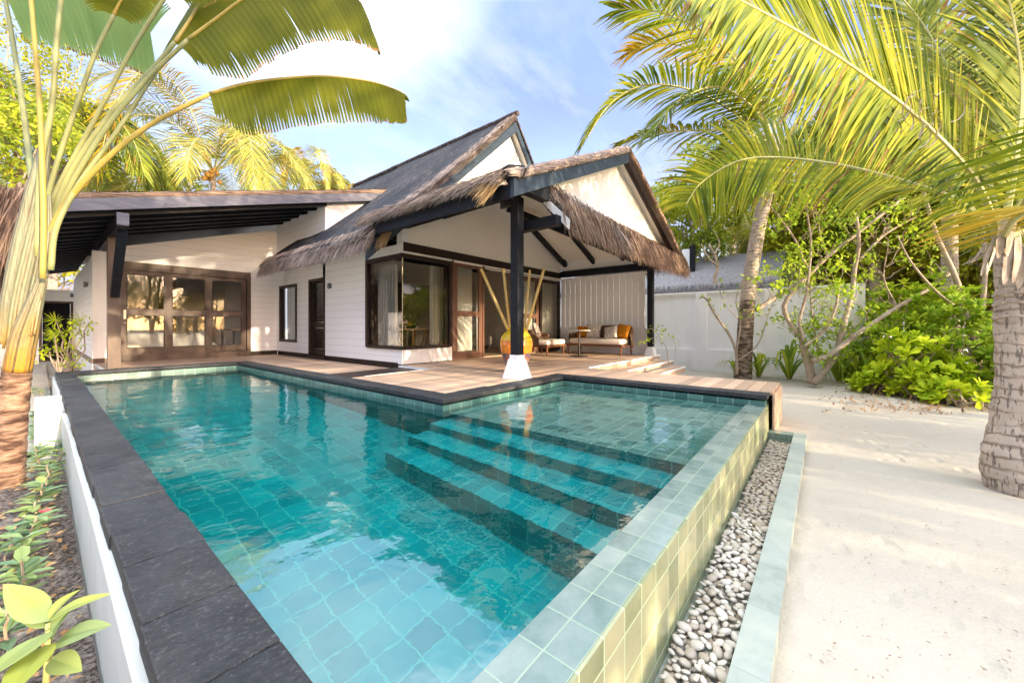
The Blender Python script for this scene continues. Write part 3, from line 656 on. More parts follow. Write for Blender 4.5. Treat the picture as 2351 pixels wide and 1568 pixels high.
# louvred door
ld = sub('louvre_door', villa, (WX, sd[0], sd[2])); mb = MB(); frame(mb, 'y', WX - .01, WX + .11, sd[0], sd[1], sd[2], sd[3], .085, .03); build('frame', mb, M['dark_brown'], ld)
mb = MB(); mb.box(WX - .02, WX + .14, sd[0], sd[1], .42, .528); build('threshold', mb, M['dark_brown'], ld)
mb = MB(); ya, yb = sd[0] + .09, sd[1] - .09
mb.box(WX + .06, WX + .10, ya, ya + .09, .55, 2.5); mb.box(WX + .06, WX + .10, yb - .09, yb, .55, 2.5); mb.box(WX + .06, WX + .10, ya + .09, yb - .09, 1.28, 1.42); mb.box(WX + .06, WX + .10, ya + .09, yb - .09, .54, .70)
for i in range(40):
    z = .72 + i*.045
    if not 1.25 < z < 1.42: mb.par((WX + .05, ya + .09, z), (.05, 0, .03), (0, yb - ya - .18, 0), (0, 0, .008))
build('louvre_leaf', mb, M['dark_brown'], ld)
mb = MB(); mb.beam((WX + .03, ya + .05, 1.42), (WX + .03, ya + .17, 1.42), .02, .02); build('handle', mb, M['steel'], ld, bevel=.004)
# verandah doors
def leaf_door(name, axis, c, a0, a1, z0, z1, wf, rail, mat, parent, stile=None):
    d = sub(name, parent, (a0, c, z0) if axis == 'x' else (c, a0, z0)); mb = MB(); frame(mb, axis, c, c + .045, a0, a1, z0, z1, wf, wf*1.25)
    if axis == 'x': mb.box(a0 + wf, a1 - wf, c, c + .045, rail, rail + wf)
    build('frame', mb, mat, d); pane(axis, c + .02, a0 + wf - .01, a1 - wf + .01, z0 + wf, rail + .01, d); pane(axis, c + .02, a0 + wf - .01, a1 - wf + .01, rail + wf - .01, z1 - wf + .01, d); return d
doorz = onY(1042, 598, WY).z; railz = onY(1070, 726, WY).z
d1 = leaf_door('sliding_door', 'x', WY + .01, xw(1042), xw(1108), .54, doorz, .125, railz, M['brown_wood'], villa)
mb = MB(); mb.add([(xw(1054)+.0, WY + .05, .72), (xw(1087), WY + .05, .72), (xw(1087), WY + .05, doorz - .12), (xw(1054), WY + .05, doorz - .12)], [(0, 1, 2, 3)]); mb.v = [(x, y, z) for x, y, z in mb.v]
mb = MB(); mb.box(xw(1054), xw(1087), WY + .05, WY + .06, .72, doorz - .12); build('blind', mb, M['curtain'], d1)
mb = MB(); mb.box(xw(1037.5), xw(1041.5), WY - .01, WY + .06, .53, doorz); mb.box(xw(1108.5), xw(1112), WY, WY + .08, .53, doorz); mb.box(xw(1114), 10.8, WY + .005, WY + .12, doorz - .06, doorz); build('door_jamb', mb, M['brown_wood'], villa)
mb = MB(); mb.box(xw(1114), 10.6, WY - .02, WY + .003, doorz - .085, doorz - .062); build('door_track', mb, M['plaster'], villa)
d2 = leaf_door('sliding_door', 'x', WY + .07, xw(1196), xw(1241), .54, doorz - .07, .13, railz, M['brown_wood'], villa)
mb = MB(); mb.box(xw(1203), xw(1229), WY + .12, WY + .13, .72, doorz - .15); build('blind', mb, M['curtain'], d2)
d3 = sub('verandah_window', villa, (xw(1242), WY, .53)); mb = MB(); frame(mb, 'x', WY + .005, WY + .07, xw(1241), 10.83, .53, doorz - .075, .11); build('frame', mb, M['dark_brown'], d3); pane('x', WY + .035, xw(1241) + .1, 10.73, .63, doorz - .18, d3)
# ---- left wing: glazed front
gx0, gx1 = xg(276), xg(575); gz0, gz1 = .45, zg(575, 627)
gh = (gx0, gx1, gz0, gz1)
mb = MB(); walled(mb, 'x', GY, GY + .15, xg(250), WX + .02, .45, 2.95, [gh])
mb.prism([(xg(250), GY, 2.95), (WX + .02, GY, 2.95), (WX + .02, GY, 4.35), (xg(250), GY, 3.2)], (0, .15, 0))
build('glazed_front_wall', mb, M['lap'], villa)
mb = MB(); mb.box(gx1, WX, GY - .02, GY - .001, .42, .57); build('skirting', mb, M['dark_brown'], villa)
gw = sub('glazed_doors_frame', villa, (gx0, GY, gz0)); mb = MB(); hz_ = zg(276, 622)
mb.box(gx0 - .02, gx1, GY - .04, GY + .06, gz1 - .20, gz1); mb.box(gx1 - .10, gx1, GY - .04, GY + .06, gz0, gz1 - .20); mb.box(gx0 - .02, gx0 + .02, GY - .04, GY + .06, gz0, gz1 - .20); mb.box(gx0, gx1 - .10, GY - .05, GY + .06, gz0, gz0 + .15)
build('frame', mb, M['faded_wood'], gw)
edges = [(278, 380.5, GY - .02), (381.5, 473, GY + .005), (474, 565.5, GY + .03)]
glass = [(290, 377.5), (395, 471.5), (486.5, 555.5)]
rail1 = zg(330, 723); 
for (ua, ub, yy), (ga, gb) in zip(edges, glass):
    a, b = xg(ua), xg(ub); c, d = xg(ga), xg(gb); q = sub('glazed_door', villa, (a, yy, .6)); mb = MB(); zt = gz1 - .205; z0 = .605
    mb.box(a, c, yy, yy + .022, z0, zt); mb.box(d, b, yy, yy + .022, z0, zt); mb.box(c, d, yy, yy + .022, zt - .09, zt); mb.box(c, d, yy, yy + .022, z0, z0 + .17); mb.box(c, d, yy, yy + .022, rail1, rail1 + .14)
    build('frame', mb, M['faded_wood'], q); mb = MB()
    for lo, hi in ((z0 + .17, rail1), (rail1 + .14, zt - .09)): frame(mb, 'x', yy + .003, yy + .019, c, d, lo, hi, .018)
    build('glazing_bead', mb, M['dark_brown'], q)
    pane('x', yy + .011, c + .01, d - .01, z0 + .17, rail1, q); pane('x', yy + .011, c + .01, d - .01, rail1 + .14, zt - .09, q)
    if ua == 278:
        mb = MB(); mb.box(a + .04, a + .085, yy - .012, yy - .001, 1.50, 1.72); mb.lathe([(.03, 0), (.03, .01)], (a + .06, yy - .006, 1.40)); build('handle', mb, M['steel'], q)
# left wing: pillar, long side wall
LX = onY(212, 700, GY).x
mb = MB(); mb.box(LX, xg(249), GY - .002, GY + .2, .56, 3.1); build('pillar', mb, M['plaster'], villa)
mb = MB(); mb.box(LX + .001, LX + .15, GY + .2, 21.2, .56, 2.98); build('wing_side_wall', mb, M['lap'], villa)
mb = MB(); mb.box(LX - .012, LX + .12, GY - .014, 21.2, .44, .56); mb.box(LX + .12, xg(249), GY - .014, GY + .1, .44, .56); build('wing_plinth', mb, M['faded_wood'], villa)
mb = MB(); mb.box(LX - .005, LX + .1, GY - .005, 21.2, -.1, .44); build('wing_base', mb, M['plaster'], villa)
# upper wall that closes the gap over the thatch
mb = MB(); mb.prism([(WX, 10.07, 2.6), (6.6, 10.07, 3.6), (6.6, 10.07, 5.1), (WX, 10.07, 4.62)], (0, .14, 0)); mb.prism([(WX, 10.2, 3.0), (WX, GY, 3.0), (WX, GY, 4.45), (WX, 10.2, 4.45)], (.14, 0, 0)); build('upper_wall', mb, M['lap'], villa)
# ---- left wing roof (single slope rising towards the main roof)
zf = lambda x: 3.43 + .285*(x - .97)
lw = sub('wing_roof', villa, (0, 9.8, zf(0)))
VX0, VX1 = -.75, 6.72
mb = MB(); mb.par((VX0, 9.80, zf(VX0)), (VX1 - VX0, 0, zf(VX1) - zf(VX0)), (0, .05, 0), (0, 0, .215)); build('fascia', mb, M['grey_wood'], lw)
mb = MB(); mb.par((VX0, 9.86, zf(VX0) + .15), (VX1 - VX0, 0, zf(VX1) - zf(VX0)), (0, 11.4, 0), (0, 0, .02)); build('ceiling_boards', mb, M['dark_wood'], lw)
k = 0
for i in range(21):
    y = 10.02 + .56*i
    x1 = WX + .02 if y < GY else LX + .1
    mb = MB(); mb.par((VX0, y, zf(VX0) - .06), (x1 - VX0, 0, zf(x1) - zf(VX0)), (0, .09, 0), (0, 0, .205)); build('rafter', mb, M['dark_wood'], lw)
mb = MB(); mb.par((.88, 9.83, zf(.88) - .30), (0, 3.4, 0), (.15, 0, .043), (0, 0, .235)); build('beam', mb, M['dark_wood'], lw)
mb = MB(); mb.box(.875, 1.035, 9.80, 9.829, zf(.9) - .27, zf(.9) - .05); build('beam_cap', mb, M['grey_wood'], lw)
def thatch_slab(mb, p00, p10, p11, p01, th, nu, nv, amp=.03, fq=2.2, drop=0):
    """thick thatched sheet; p00-p10 lower edge, p01-p11 upper; thickness downward"""
    p00, p10, p11, p01 = map(V, (p00, p10, p11, p01))
    def f(a, b):
        q = p00.lerp(p10, a).lerp(p01.lerp(p11, a), b); k = amp*nz(q, fq) + amp*.5*nz(q, fq*3)
        return q + V((0, 0, k))
    mb.grid(f, nu, nv)
    mb.grid(lambda a, b: p00.lerp(p10, a).lerp(p01.lerp(p11, a), b) - V((0, 0, th)), nu, nv, flip=True)
    for (q0, q1, ed) in ((p00, p10, 0), (p10, p11, 1), (p11, p01, 2), (p01, p00, 3)):
        def g(a, b):
            aa, bb = [(a, 0), (1, a), (1-a, 1), (0, 1-a)][ed]
            return f(aa, bb)*b + (p00.lerp(p10, aa).lerp(p01.lerp(p11, aa), bb) - V((0, 0, th)))*(1-b)
        mb.grid(g, nu if ed % 2 == 0 else nv, 2)
mb = MB(); thatch_slab(mb, (VX0, 9.9, zf(VX0) + .285), (VX0, 21.3, zf(VX0) + .285), (VX1, 21.3, zf(VX1) + .285), (VX1, 9.9, zf(VX1) + .285), .10, 30, 30, .015); build('thatch', mb, M['thatch'], lw)
def strands(mb, p0, p1, n, dirv, L, w, spread=.25, thick=.06, droop=.3, seg=2, layers=0.0, bias=None, wig=.0):
    """loose straw ends hanging off the line p0-p1"""
    p0, p1 = V(p0), V(p1); dv = V(dirv).normalized()
    for i in range(n):
        s = rnd(); q = p0.lerp(p1, s) + V((ru(-1, 1), ru(-1, 1), ru(-1, 1)))*thick - dv*(layers*rnd())
        d = (dv + V((ru(-1, 1), ru(-1, 1), ru(-1, 1)))*spread).normalized(); l = L*ru(.55, 1.1); ps = [q]; ws = [w*ru(.7, 1.2)]
        for k in range(seg):
            d = (d + V((0, 0, -droop*ru(.4, 1.3))) + V((ru(-1, 1), ru(-1, 1), 0))*wig).normalized(); ps.append(ps[-1] + d*l/seg); ws.append(ws[0]*(1 - .75*(k+1)/seg))
        sd = d.cross(V((ru(-1, 1), ru(-1, 1), ru(-1, 1)))).normalized(); mb.strip(ps, ws, sd)
# rolled thatch along the verge, like a rope
mb = MB(); pts = [V((x, 9.86 + .012*nz((x*2, 3, 1)), zf(x) + .262 + .018*nz((x*1.5, 0, 0)))) for x in [VX0 + .12*i for i in range(int((VX1 - VX0)/.12) + 1)]]
mb.tube(pts, [.055 + .012*nz(p, 2.5) for p in pts], 12)
for i in range(1100):
    j = int(rnd()*(len(pts)-4)); a = ru(0, 6.28); c = pts[j]; r_ = .066; l = ru(.25, .5); k2 = l/.12
    qs = [c + V((l*q/3, math.cos(a + q*.22)*r_, math.sin(a + q*.22)*r_ + .285*l*q/3)) for q in range(4)]
    mb.strip(qs, [.012, .014, .012, .004], V((0, -math.sin(a), math.cos(a))))
build('verge_roll', mb, M['brown_straw'], lw)
# deep fringe hanging off the low eave
mb = MB()
strands(mb, (-.55, 9.75, 2.95), (-.75, 21, 2.95), 2600, (-.12, 0, -1), 1.25, .022, .10, .16, .1, 2, .5)
strands(mb, (-.75, 9.70, 3.0), (-.15, 9.72, 3.25), 1500, (-.25, -.25, -.9), 1.15, .018, .14, .10, .2, 3, .3)
strands(mb, (-.8, 9.75, 3.0), (-.1, 9.75, 3.32), 500, (-.95, -.1, -.1), .7, .016, .14, .05, .35, 3, .2)
build('eave_fringe', mb, M['brown_straw'], lw)
mb = MB(); mb.prism([(-1.05, 9.95, 3.1), (-.55, 9.95, 3.2), (-.60, 9.95, 2.1), (-.95, 9.95, 1.95)], (0, 11, 0)); build('eave_thatch', mb, M['thatch'], lw)
# left post with its brace
mb = MB(); mb.box(.87, 1.06, 11.17, 11.36, .40, 3.14); build('wing_post', mb, M['faded_wood'], villa)
mb = MB(); mb.beam((.965, 11.12, 1.95), (.965, 9.95, 3.05), .13, .13, V((0, -1, 1))); build('brace', mb, M['dark_wood'], villa)
# ---- main roof
MY = 6.48; XE, XR = 3.83, 8.19
zb = lambda x: 2.574 + .923*(x - XE)          # underside of the barge board, left slope
zr = zb(XR)
rz = lambda x: zr - 1.25*(x - XR)
mr = sub('main_roof', villa, (XR, MY, zr))
mb = MB(); mb.par((XE - .05, MY, zb(XE - .05)), (XR - XE + .05, 0, zb(XR) - zb(XE - .05)), (0, .06, 0), (0, 0, .30)); mb.par((XR + .003, MY, zr), (2.8, 0, -3.5), (0, .06, 0), (0, 0, .34)); build('barge_board', mb, M['verge_wood'], mr)
mb = MB(); mb.par((XE - .03, MY + .07, zb(XE) + .12), (XR - XE, 0, zr - zb(XE)), (0, 5.3, 0), (0, 0, .03)); mb.par((XR, MY + .07, zr + .12), (2.8, 0, -3.5), (0, 5.3, 0), (0, 0, .03)); build('soffit', mb, M['cream'], mr)
TH = .34
zt_ = lambda x: zb(x) + .28 + .20
def conv(a, b, xa, xb, ya, yb):                # slightly sagging thatch slope
    x = xa + (xb - xa)*b; y = ya + (yb - ya)*a; q = V((x, y, zt_(x) - .10*math.sin(math.pi*b)))
    return q + V((0, 0, .045*nz(q, .8) + .018*nz((q.x*2, q.y*9, 0))))
mb = MB()
mb.grid(lambda a, b: conv(a, b, 3.80, XR, MY - .02, 11.92), 90, 60, flip=True); mb.grid(lambda a, b: conv(a, b, 6.7, XR, 11.90, 15.2), 40, 30, flip=True)
mb.grid(lambda a, b: conv(a, b, 3.80, XR, MY - .02, 11.92) - V((0, 0, .2)), 40, 30); mb.grid(lambda a, b: conv(a, b, 6.7, XR, 11.90, 15.2) - V((0, 0, .25)), 10, 10)
mb.grid(lambda a, b: conv(1, a, 3.80, XR, MY, 11.92) - V((0, 0, .24*b)), 30, 2, flip=True)
mb.grid(lambda a, b: conv(a, 0, 3.80, XR, MY, 11.92) - V((0, 0, .2*b)), 30, 2)
build('netted_thatch', mb, M['net'], mr, smooth=True)
mb = MB(); thatch_slab(mb, (XR + 2.9, MY, rz(XR + 2.9) + .42), (XR + 2.9, 15.2, rz(XR + 2.9) + .42), (XR - .02, 15.2, zr + .47), (XR - .02, MY, zr + .47), .2, 20, 20); build('rear_thatch', mb, M['thatch'], mr)
mb = MB(); pts = [V((XR, MY - .05 + .2*i, zr + .50 + .02*nz((i*.4, 0, 0)))) for i in range(44)]; mb.tube(pts, .07, 10); build('ridge_roll', mb, M['thatch'], mr)
# pale straw showing along the verge, laid down the slope
mb = MB()
for i in range(7500):
    b = rnd(); x = 3.9 + (XR - 3.9)*b; y = MY - .06 + abs(R.gauss(0, .20)) * (1.25 - .5*b); z = zt_(x) - .09*math.sin(math.pi*b) + .022 + ru(0, .02)
    if y < MY: z -= ru(0, .17)
    l = ru(.16, .38); d = V((-1, ru(-.20, .12), -.923)).normalized(); q = V((x, y, z)); mb.strip([q, q + d*l*.5 + V((0, 0, .012)), q + d*l], [.012, .013, .003], V((ru(-.2, .2), 1, ru(-.6, .6))).normalized())
for i in range(4500):
    b = rnd(); a = rnd()**1.3; 
    if nz((a*9, b*5, 0)) < ru(-.25, .5): continue
    q = conv(a, b, 3.80, XR, MY - .02, 11.92) + V((0, 0, .012)); l = ru(.08, .22); d = V((-1, ru(-.1, .1), -.90)).normalized(); mb.strip([q, q + d*l*.5 + V((0, 0, .008)), q + d*l], [.007, .008, .002], V((ru(-.2, .2), 1, 0)).normalized())
build('verge_straw', mb, M['straw'], mr)
mb = MB()
strands(mb, (3.93, 6.42, zt_(3.93) - .02), (3.93, 11.9, zt_(3.93) - .02), 6500, (-.66, -.12, -.74), .33, .013, .15, .03, .12, 2, .12)
strands(mb, (3.82, 6.42, zt_(3.82) - .16), (3.82, 11.9, zt_(3.82) - .16), 4000, (-.5, -.12, -.84), .30, .012, .13, .04, .12, 2, .08)
build('eave_fringe', mb, M['straw'], mr)
mb = MB(); strands(mb, (4.05, 6.42, 2.98), (4.2, 6.40, 3.12), 70, (-.55, -.15, -.75), .36, .018, .2, .05, .15, 2); build('loose_sheaf', mb, M['gold_straw'], mr)
mb = MB(); pts = [V((4.02, 6.42 + .09*i, zt_(4.02) - .01 + .02*nz((i*.5, 1, 0)))) for i in range(61)]; mb.tube(pts, .012, 6); build('netting_edge', mb, M['black'], mr)
# ---- porch roof
PY = 3.13; PX0, PXR, PX1 = 3.9, 7.71, 11.35; ps = .445
pz = lambda x: 3.01 + ps*(x - PX0) if x <= PXR else 3.01 + ps*(2*PXR - PX0 - x)
pr = sub('porch_roof', villa, (PXR, PY, pz(PXR)))
mb = MB(); mb.par((PX0, PY, pz(PX0)), (PXR - PX0, 0, pz(PXR) - pz(PX0)), (0, .06, 0), (0, 0, .25)); build('barge_board', mb, M['verge_wood'], pr)
mb = MB(); mb.par((PXR + .002, PY, pz(PXR)), (PX1 + .2 - PXR, 0, pz(PX1 + .2) - pz(PXR)), (0, .06, 0), (0, 0, .25)); mb.par((PXR + .002, PY + .061, pz(PXR) - .02), (PX1 + .2 - PXR, 0, pz(PX1 + .2) - pz(PXR)), (0, .05, 0), (0, 0, .14)); build('barge_board', mb, M['dark_brown'], pr)
mb = MB(); mb.box(PX0 - .002, PX0 + .06, PY + .062, 6.46, pz(PX0), pz(PX0) + .25); build('eave_fascia', mb, M['dark_wood'], pr)
mb = MB()
for xa, xb in ((PX0 + .07, PXR), (PXR, PX1 + .2)): mb.prism([(xa, PY + .07, pz(xa) + .10), (xb, PY + .07, pz(xb) + .10), (xb, PY + .07, pz(xb) + .13), (xa, PY + .07, pz(xa) + .13)], (0, 3.36, 0))
build('ceiling', mb, M['cream'], pr)
mb = MB(); zl = 3.49; mb.prism([(PX0 + .07 + (zl - .09 - pz(PX0))/ps, 3.40, zl), (PXR, 3.40, pz(PXR) + .099), (2*PXR - PX0 - (zl - .09 - pz(PX0))/ps, 3.40, zl)], (0, .08, 0)); build('gable_panel', mb, M['cream'], pr)
mb = MB(); mb.box(3.95, 5.06, 3.24, 3.38, 3.22, 3.46); build('beam_end', mb, M['dark_wood'], pr)
mb = MB(); mb.box(4.74, 4.88, 3.02, 3.74, 2.80, 2.95); build('outrigger', mb, M['dark_wood'], pr)
mb = MB(); mb.box(5.06, 10.95, 3.43, 3.55, 3.32, 3.485); build('tie_beam', mb, M['dark_wood'], pr)
for y in (4.55, 5.5, 6.52):
    for sgn in (1,):
        xa = PXR + .05; xb = 11.3; mb = MB(); mb.par((xa, y, pz(xa) - .06), (xb - xa, 0, pz(xb) - pz(xa)), (0, .09, 0), (0, 0, .158)); build('rafter', mb, M['dark_wood'], pr)
        xa = PX0 + .1; xb = PXR - .05; mb = MB(); mb.par((xa, y, pz(xa) - .06), (xb - xa, 0, pz(xb) - pz(xa)), (0, .09, 0), (0, 0, .158)); build('rafter', mb, M['dark_wood'], pr)
mb = MB(); mb.beam((4.65, 3.66, 3.30), (7.6, 6.5, 4.45), .10, .16); build('hip_rafter', mb, M['dark_wood'], pr)
mb = MB(); mb.beam((10.78, 3.8, 3.02), (7.75, 6.45, 4.42), .10, .16); build('hip_rafter', mb, M['dark_wood'], pr)
mb = MB(); mb.beam((10.80, 3.6, onX(1300, 592, 10.84).z), (10.80, 6.70, onX(1300, 592, 10.84).z), .12, .16); build('purlin', mb, M['dark_wood'], pr)
mb = MB(); zw = onX(1312, 629, 10.84).z; mb.beam((10.84, 3.55, zw), (10.84, 6.70, zw), .14, .20); build('wall_plate', mb, M['dark_wood'], pr)
mb = MB(); mb.box(10.86, 10.89, 3.7, 6.7, zw + .09, onX(1300, 592, 10.84).z - .06); build('infill_panel', mb, M['plaster'], pr)
# porch thatch: body, ropes of straw on the verge and the eave, and the skirt under the gable
mb = MB(); T0 = .30
thatch_slab(mb, (PX0 - .03, 6.6, pz(PX0) + T0), (PX0 - .03, PY - .01, pz(PX0) + T0), (PXR, PY - .01, pz(PXR) + T0 + .02), (PXR, 6.6, pz(PXR) + T0 + .02), .05, 24, 24, .02)
thatch_slab(mb, (PXR, 6.6, pz(PXR) + T0 + .02), (PXR, PY - .01, pz(PXR) + T0 + .02), (PX1 + .25, PY - .01, pz(PX1 + .25) + T0), (PX1 + .25, 6.6, pz(PX1 + .25) + T0), .05, 24, 24, .02)
build('thatch', mb, M['thatch'], pr)
mb = MB()
def rope(x0, x1, n, rad, y=PY - .01, top=T0):
    for i in range(n):
        s = rnd(); x = x0 + (x1 - x0)*s; a = ru(-.6, 3.6); l = ru(.18, .42); sg = 1 if x1 < PXR + .1 else -1
        ps_ = []
        for k2 in range(3):
            xx = x - sg*l*k2/2*.95; rr_ = rad*(1 + .25*nz((xx*3, 0, 0))); ps_.append(V((xx, y + .02 - math.cos(a + .25*k2)*rr_*.9 + .03, pz(xx) + top - .03 + math.sin(a + .25*k2)*rr_)))
        mb.strip(ps_, [.015, .018, .004], V((ru(-.2, .2), math.sin(a), math.cos(a))).normalized())
rope(PX0 + .15, PXR, 3600, .10)
mb.tube([V((x, PY + .02, pz(x) + T0 - .035)) for x in [PX0 + .05 + .1*i for i in range(38)]], .062, 8)
build('verge_straw', mb, M['straw'], pr)
mb = MB(); rope(PXR, PX1 + .25, 3600, .10); mb.tube([V((x, PY + .02, pz(x) + T0 - .035)) for x in [PXR + .02 + .1*i for i in range(39)]], .062, 8)
strands(mb, (PX1 + .15, PY - .02, pz(PX1) + .2), (PX1 + .35, PY + .05, pz(PX1) + .1), 340, (.35, -.1, -1), .34, .014, .25, .06, .2, 2)
build('verge_straw', mb, M['brown_straw'], pr)
mb = MB()
strands(mb, (PX0 - .02, PY + .10, pz(PX0) + .34), (PX0 - .02, 6.75, pz(PX0) + .34), 6500, (-.62, .50, -.50), .27, .012, .24, .035, .14, 2, .12)
strands(mb, (PX0 + .10, PY + .10, pz(PX0) + .41), (PX0 + .10, 6.7, pz(PX0) + .41), 2600, (-.80, .45, -.18), .28, .012, .26, .03, .14, 2, .12)
build('eave_fringe', mb, M['straw'], pr)
mb = MB(); strands(mb, (PX0 + .0, PY + .15, pz(PX0) + .30), (PX0 - .02, PY + .32, pz(PX0) + .34), 120, (-.50, .55, -.60), .46, .024, .15, .04, .16, 3); build('loose_sheaf', mb, M['gold_straw'], pr)
mb = MB(); mb.tube([V((PX0 + .28, PY - .055, pz(PX0) + .50)), V((PX0 + .10, PY - .12, pz(PX0) + .36)), V((PX0 + .10, PY - .06, pz(PX0) + .24))], .014, 6); mb.tube([V((PX0 + .1, PY - .1, pz(PX0) + .40)), V((PX0 - .05, PY + .05, pz(PX0) + .40)), V((PX0 - .02, PY + .28, pz(PX0) + .38))], .013, 6); build('binding', mb, M['black'], pr)
mb = MB(); strands(mb, (PX1 + .25, 3.2, pz(PX1 + .25) + .25), (PX1 + .25, 6.6, pz(PX1 + .25) + .25), 1500, (.4, 0, -.9), .4, .014, .22, .06, .2, 2); build('eave_fringe', mb, M['brown_straw'], pr)
sk = sub('gable_skirt', villa, (7.6, 3.3, 3.3)); SX0, SX1 = 4.92, 11.05
mb = MB(); thatch_slab(mb, (SX0, 2.86, 2.93), (SX1, 2.86, 2.93), (SX1, 3.44, 3.52), (SX0 + .05, 3.44, 3.52), .12, 50, 8, .02); build('thatch', mb, M['thatch'], sk)
mb = MB(); mb.prism([(SX0 - .025, 2.90, 2.74), (SX0 - .025, 3.40, 3.26), (SX0 - .025, 3.40, 3.38), (SX0 - .025, 2.88, 2.88)], (.022, 0, 0)); build('end_board', mb, M['plaster'], sk)
mb = MB()
strands(mb, (SX0, 2.92, 2.98), (SX1, 2.90, 2.98), 9500, (0, -.30, -1), .42, .012, .20, .055, .18, 2, .20)
strands(mb, (SX0 + .1, 3.2, 3.28), (SX1, 3.2, 3.28), 4600, (.05, -.62, -.72), .5, .013, .18, .035, .2, 2, .32)
build('fringe', mb, M['brown_straw'], sk)
mb = MB(); strands(mb, (SX0, 3.3, 3.42), (SX0 + 1.9, 2.9, 3.0), 1500, (.10, -.4, -.8), .5, .014, .25, .06, .2, 2, .2); build('end_fringe', mb, M['straw'], sk)
mb = MB(); strands(mb, (10.92, 3.9, 2.86), (10.92, 6.65, 2.86), 700, (0, 0, -1), .20, .012, .15, .05, .0, 1); build('rear_fringe', mb, M['brown_straw'], sk)
# ---- posts
def post(x, y, z0, ztop):
    p = sub('verandah_post', villa, (x, y, z0)); mb = MB(); mb.box(x - .075, x + .075, y - .075, y + .075, z0 + .36, ztop); build('shaft', mb, M['dark_wood'], p, bevel=.006)
    mb = MB(); a, b, h = .165, .098, .30
    vs = [(x-a, y-a, z0), (x+a, y-a, z0), (x+a, y+a, z0), (x-a, y+a, z0), (x-b, y-b, z0+h), (x+b, y-b, z0+h), (x+b, y+b, z0+h), (x-b, y+b, z0+h)]
    mb.add(vs, [(0,3,2,1),(4,5,6,7),(0,1,5,4),(1,2,6,5),(2,3,7,6),(3,0,4,7)]); c = .085; mb.box(x-c, x+c, y-c, y+c, z0+h+.001, z0+.36); build('pedestal', mb, M['plaster'], p, bevel=.005)
post(4.65, 3.67, .52, 3.30); post(10.70, 3.72, .39, 3.02)
# ---- slatted screen on the far side of the verandah
sc = sub('slatted_screen', villa, (10.84, 3.8, .5)); zs0, zs1 = onX(1288, 756, 10.84).z, onX(1288, 641, 10.84).z
for i in range(15):
    y = 3.93 + i*.187; mb = MB(); mb.box(10.81, 10.835, y, y + .135, zs0 + .071, zs1 - .071); build('slat', mb, M['plaster'], sc)
    if i < 14: mb = MB(); mb.box(10.84, 10.86, y + .143, y + .180, zs0 + .071, zs1 - .071); build('slat', mb, M['cream'], sc)
for za, zc in ((zs1 - .07, zs1), (zs0, zs0 + .07)): mb = MB(); mb.box(10.79, 10.87, 3.88, 6.71, za, zc); build('screen_rail', mb, M['plaster'], sc)
mb = MB(); mb.box(10.80, 10.90, 3.86, 6.71, .3, zs0 - .001); build('screen_base_wall', mb, M['plaster'], sc)
# ---- interior shells
mb = MB(); X0, X1, Y1 = WX + .155, 10.85, 11.2
mb.box(X0, X1, WY + .16, Y1, .45, .525); build('room_floor', mb, M['floor'], villa)
mb = MB(); mb.box(X0, X1, Y1, Y1 + .1, .45, 4.2); mb.box(X1, X1 + .1, WY + .15, Y1, .45, 4.2); mb.box(X0, X1, WY + .2, Y1, 3.60, 3.68); mb.box(X0 - .003, X0 + .02, cwy + .02, Y1, .5, 3.6); build('room_walls', mb, M['cream'], villa)
for i in range(6): mb = MB(); mb.box(X0 + .03, X1, 7.5 + .6*i, 7.6 + .6*i, 3.42, 3.598); build('ceiling_beam', mb, M['dark_wood'], villa)
mb = MB(); mb.box(4.95, 8.4, 9.86, 9.92, .53, 2.62); build('room_divider', mb, M['dark_brown'], villa)
mb = MB()
for i in range(22): mb.par((8.9, Y1 - .05, 1.5 + .055*i), (1.7, 0, 0), (0, .03, .02), (0, 0, .01))
build('window_blind', mb, M['oak'], villa)
mb = MB(); mb.box(LX + .16, WX + .1, GY + .16, 18.5, .40, .46); build('bedroom_floor', mb, M['floor'], villa)
mb = MB(); mb.box(LX + .16, WX + .1, 18.5, 18.6, .4, 3.6); mb.box(WX, WX + .1, GY + .16, 18.5, .4, 4.3); mb.box(LX + .155, LX + .16, GY + .2, 18.5, .4, 3.2); build('bedroom_walls', mb, M['cream'], villa)
mb = MB(); mb.box(2.7, 2.85, 16.6, 18.4, .46, 3.2); build('bedroom_partition', mb, M['oak'], villa)
# ================================================================ furniture and small things
DZ = .523
def curtain(name, label, p0, p1, z0, z1, waves, amp=.035):
    mb = MB(); p0, p1 = V((*p0, 0)), V((*p1, 0)); t_ = (p1 - p0).normalized(); n = V((-t_.y, t_.x, 0)); k = waves*8
    def f(a, b):
        fl = 1 + .15*(1-b); q = p0.lerp(p1, a) + n*amp*fl*math.sin(a*waves*2*math.pi + .6*math.sin(b*2)); return q + ZUP*(z0 + (z1-z0)*b)
    mb.grid(f, k, 8); return tag(build(name, mb, M['curtain'], smooth=True, loc=p0), label, 'curtain')
curtain('curtain', 'white curtain gathered at the bare glass corner window, side nearest the louvred door', (WX + .22, cwy - .1), (WX + .30, cwy - .75), .62, 2.70, 7)
curtain('curtain', 'sheer curtain edge at the end of the corner window beside the brown sliding door', (cwx - .45, WY + .22), (cwx - .12, WY + .22), .62, 2.70, 4)
curtain('curtain', 'beige curtain hanging behind the tall window next to the slatted screen', (9.75, WY + .26), (10.65, WY + .24), .55, 2.65, 10, .05)
curtain('curtain', 'pale curtain hanging in the open doorway behind the bamboo poles', (xw(1114), WY + .28), (xw(1127), WY + .28), .55, 2.65, 4)
curtain('curtain', 'narrow white curtain filling the slit window of the side wall', (WX + .2, sw[0] + .02), (WX + .2, sw[1] - .05), sw[2], sw[3], 5, .025)
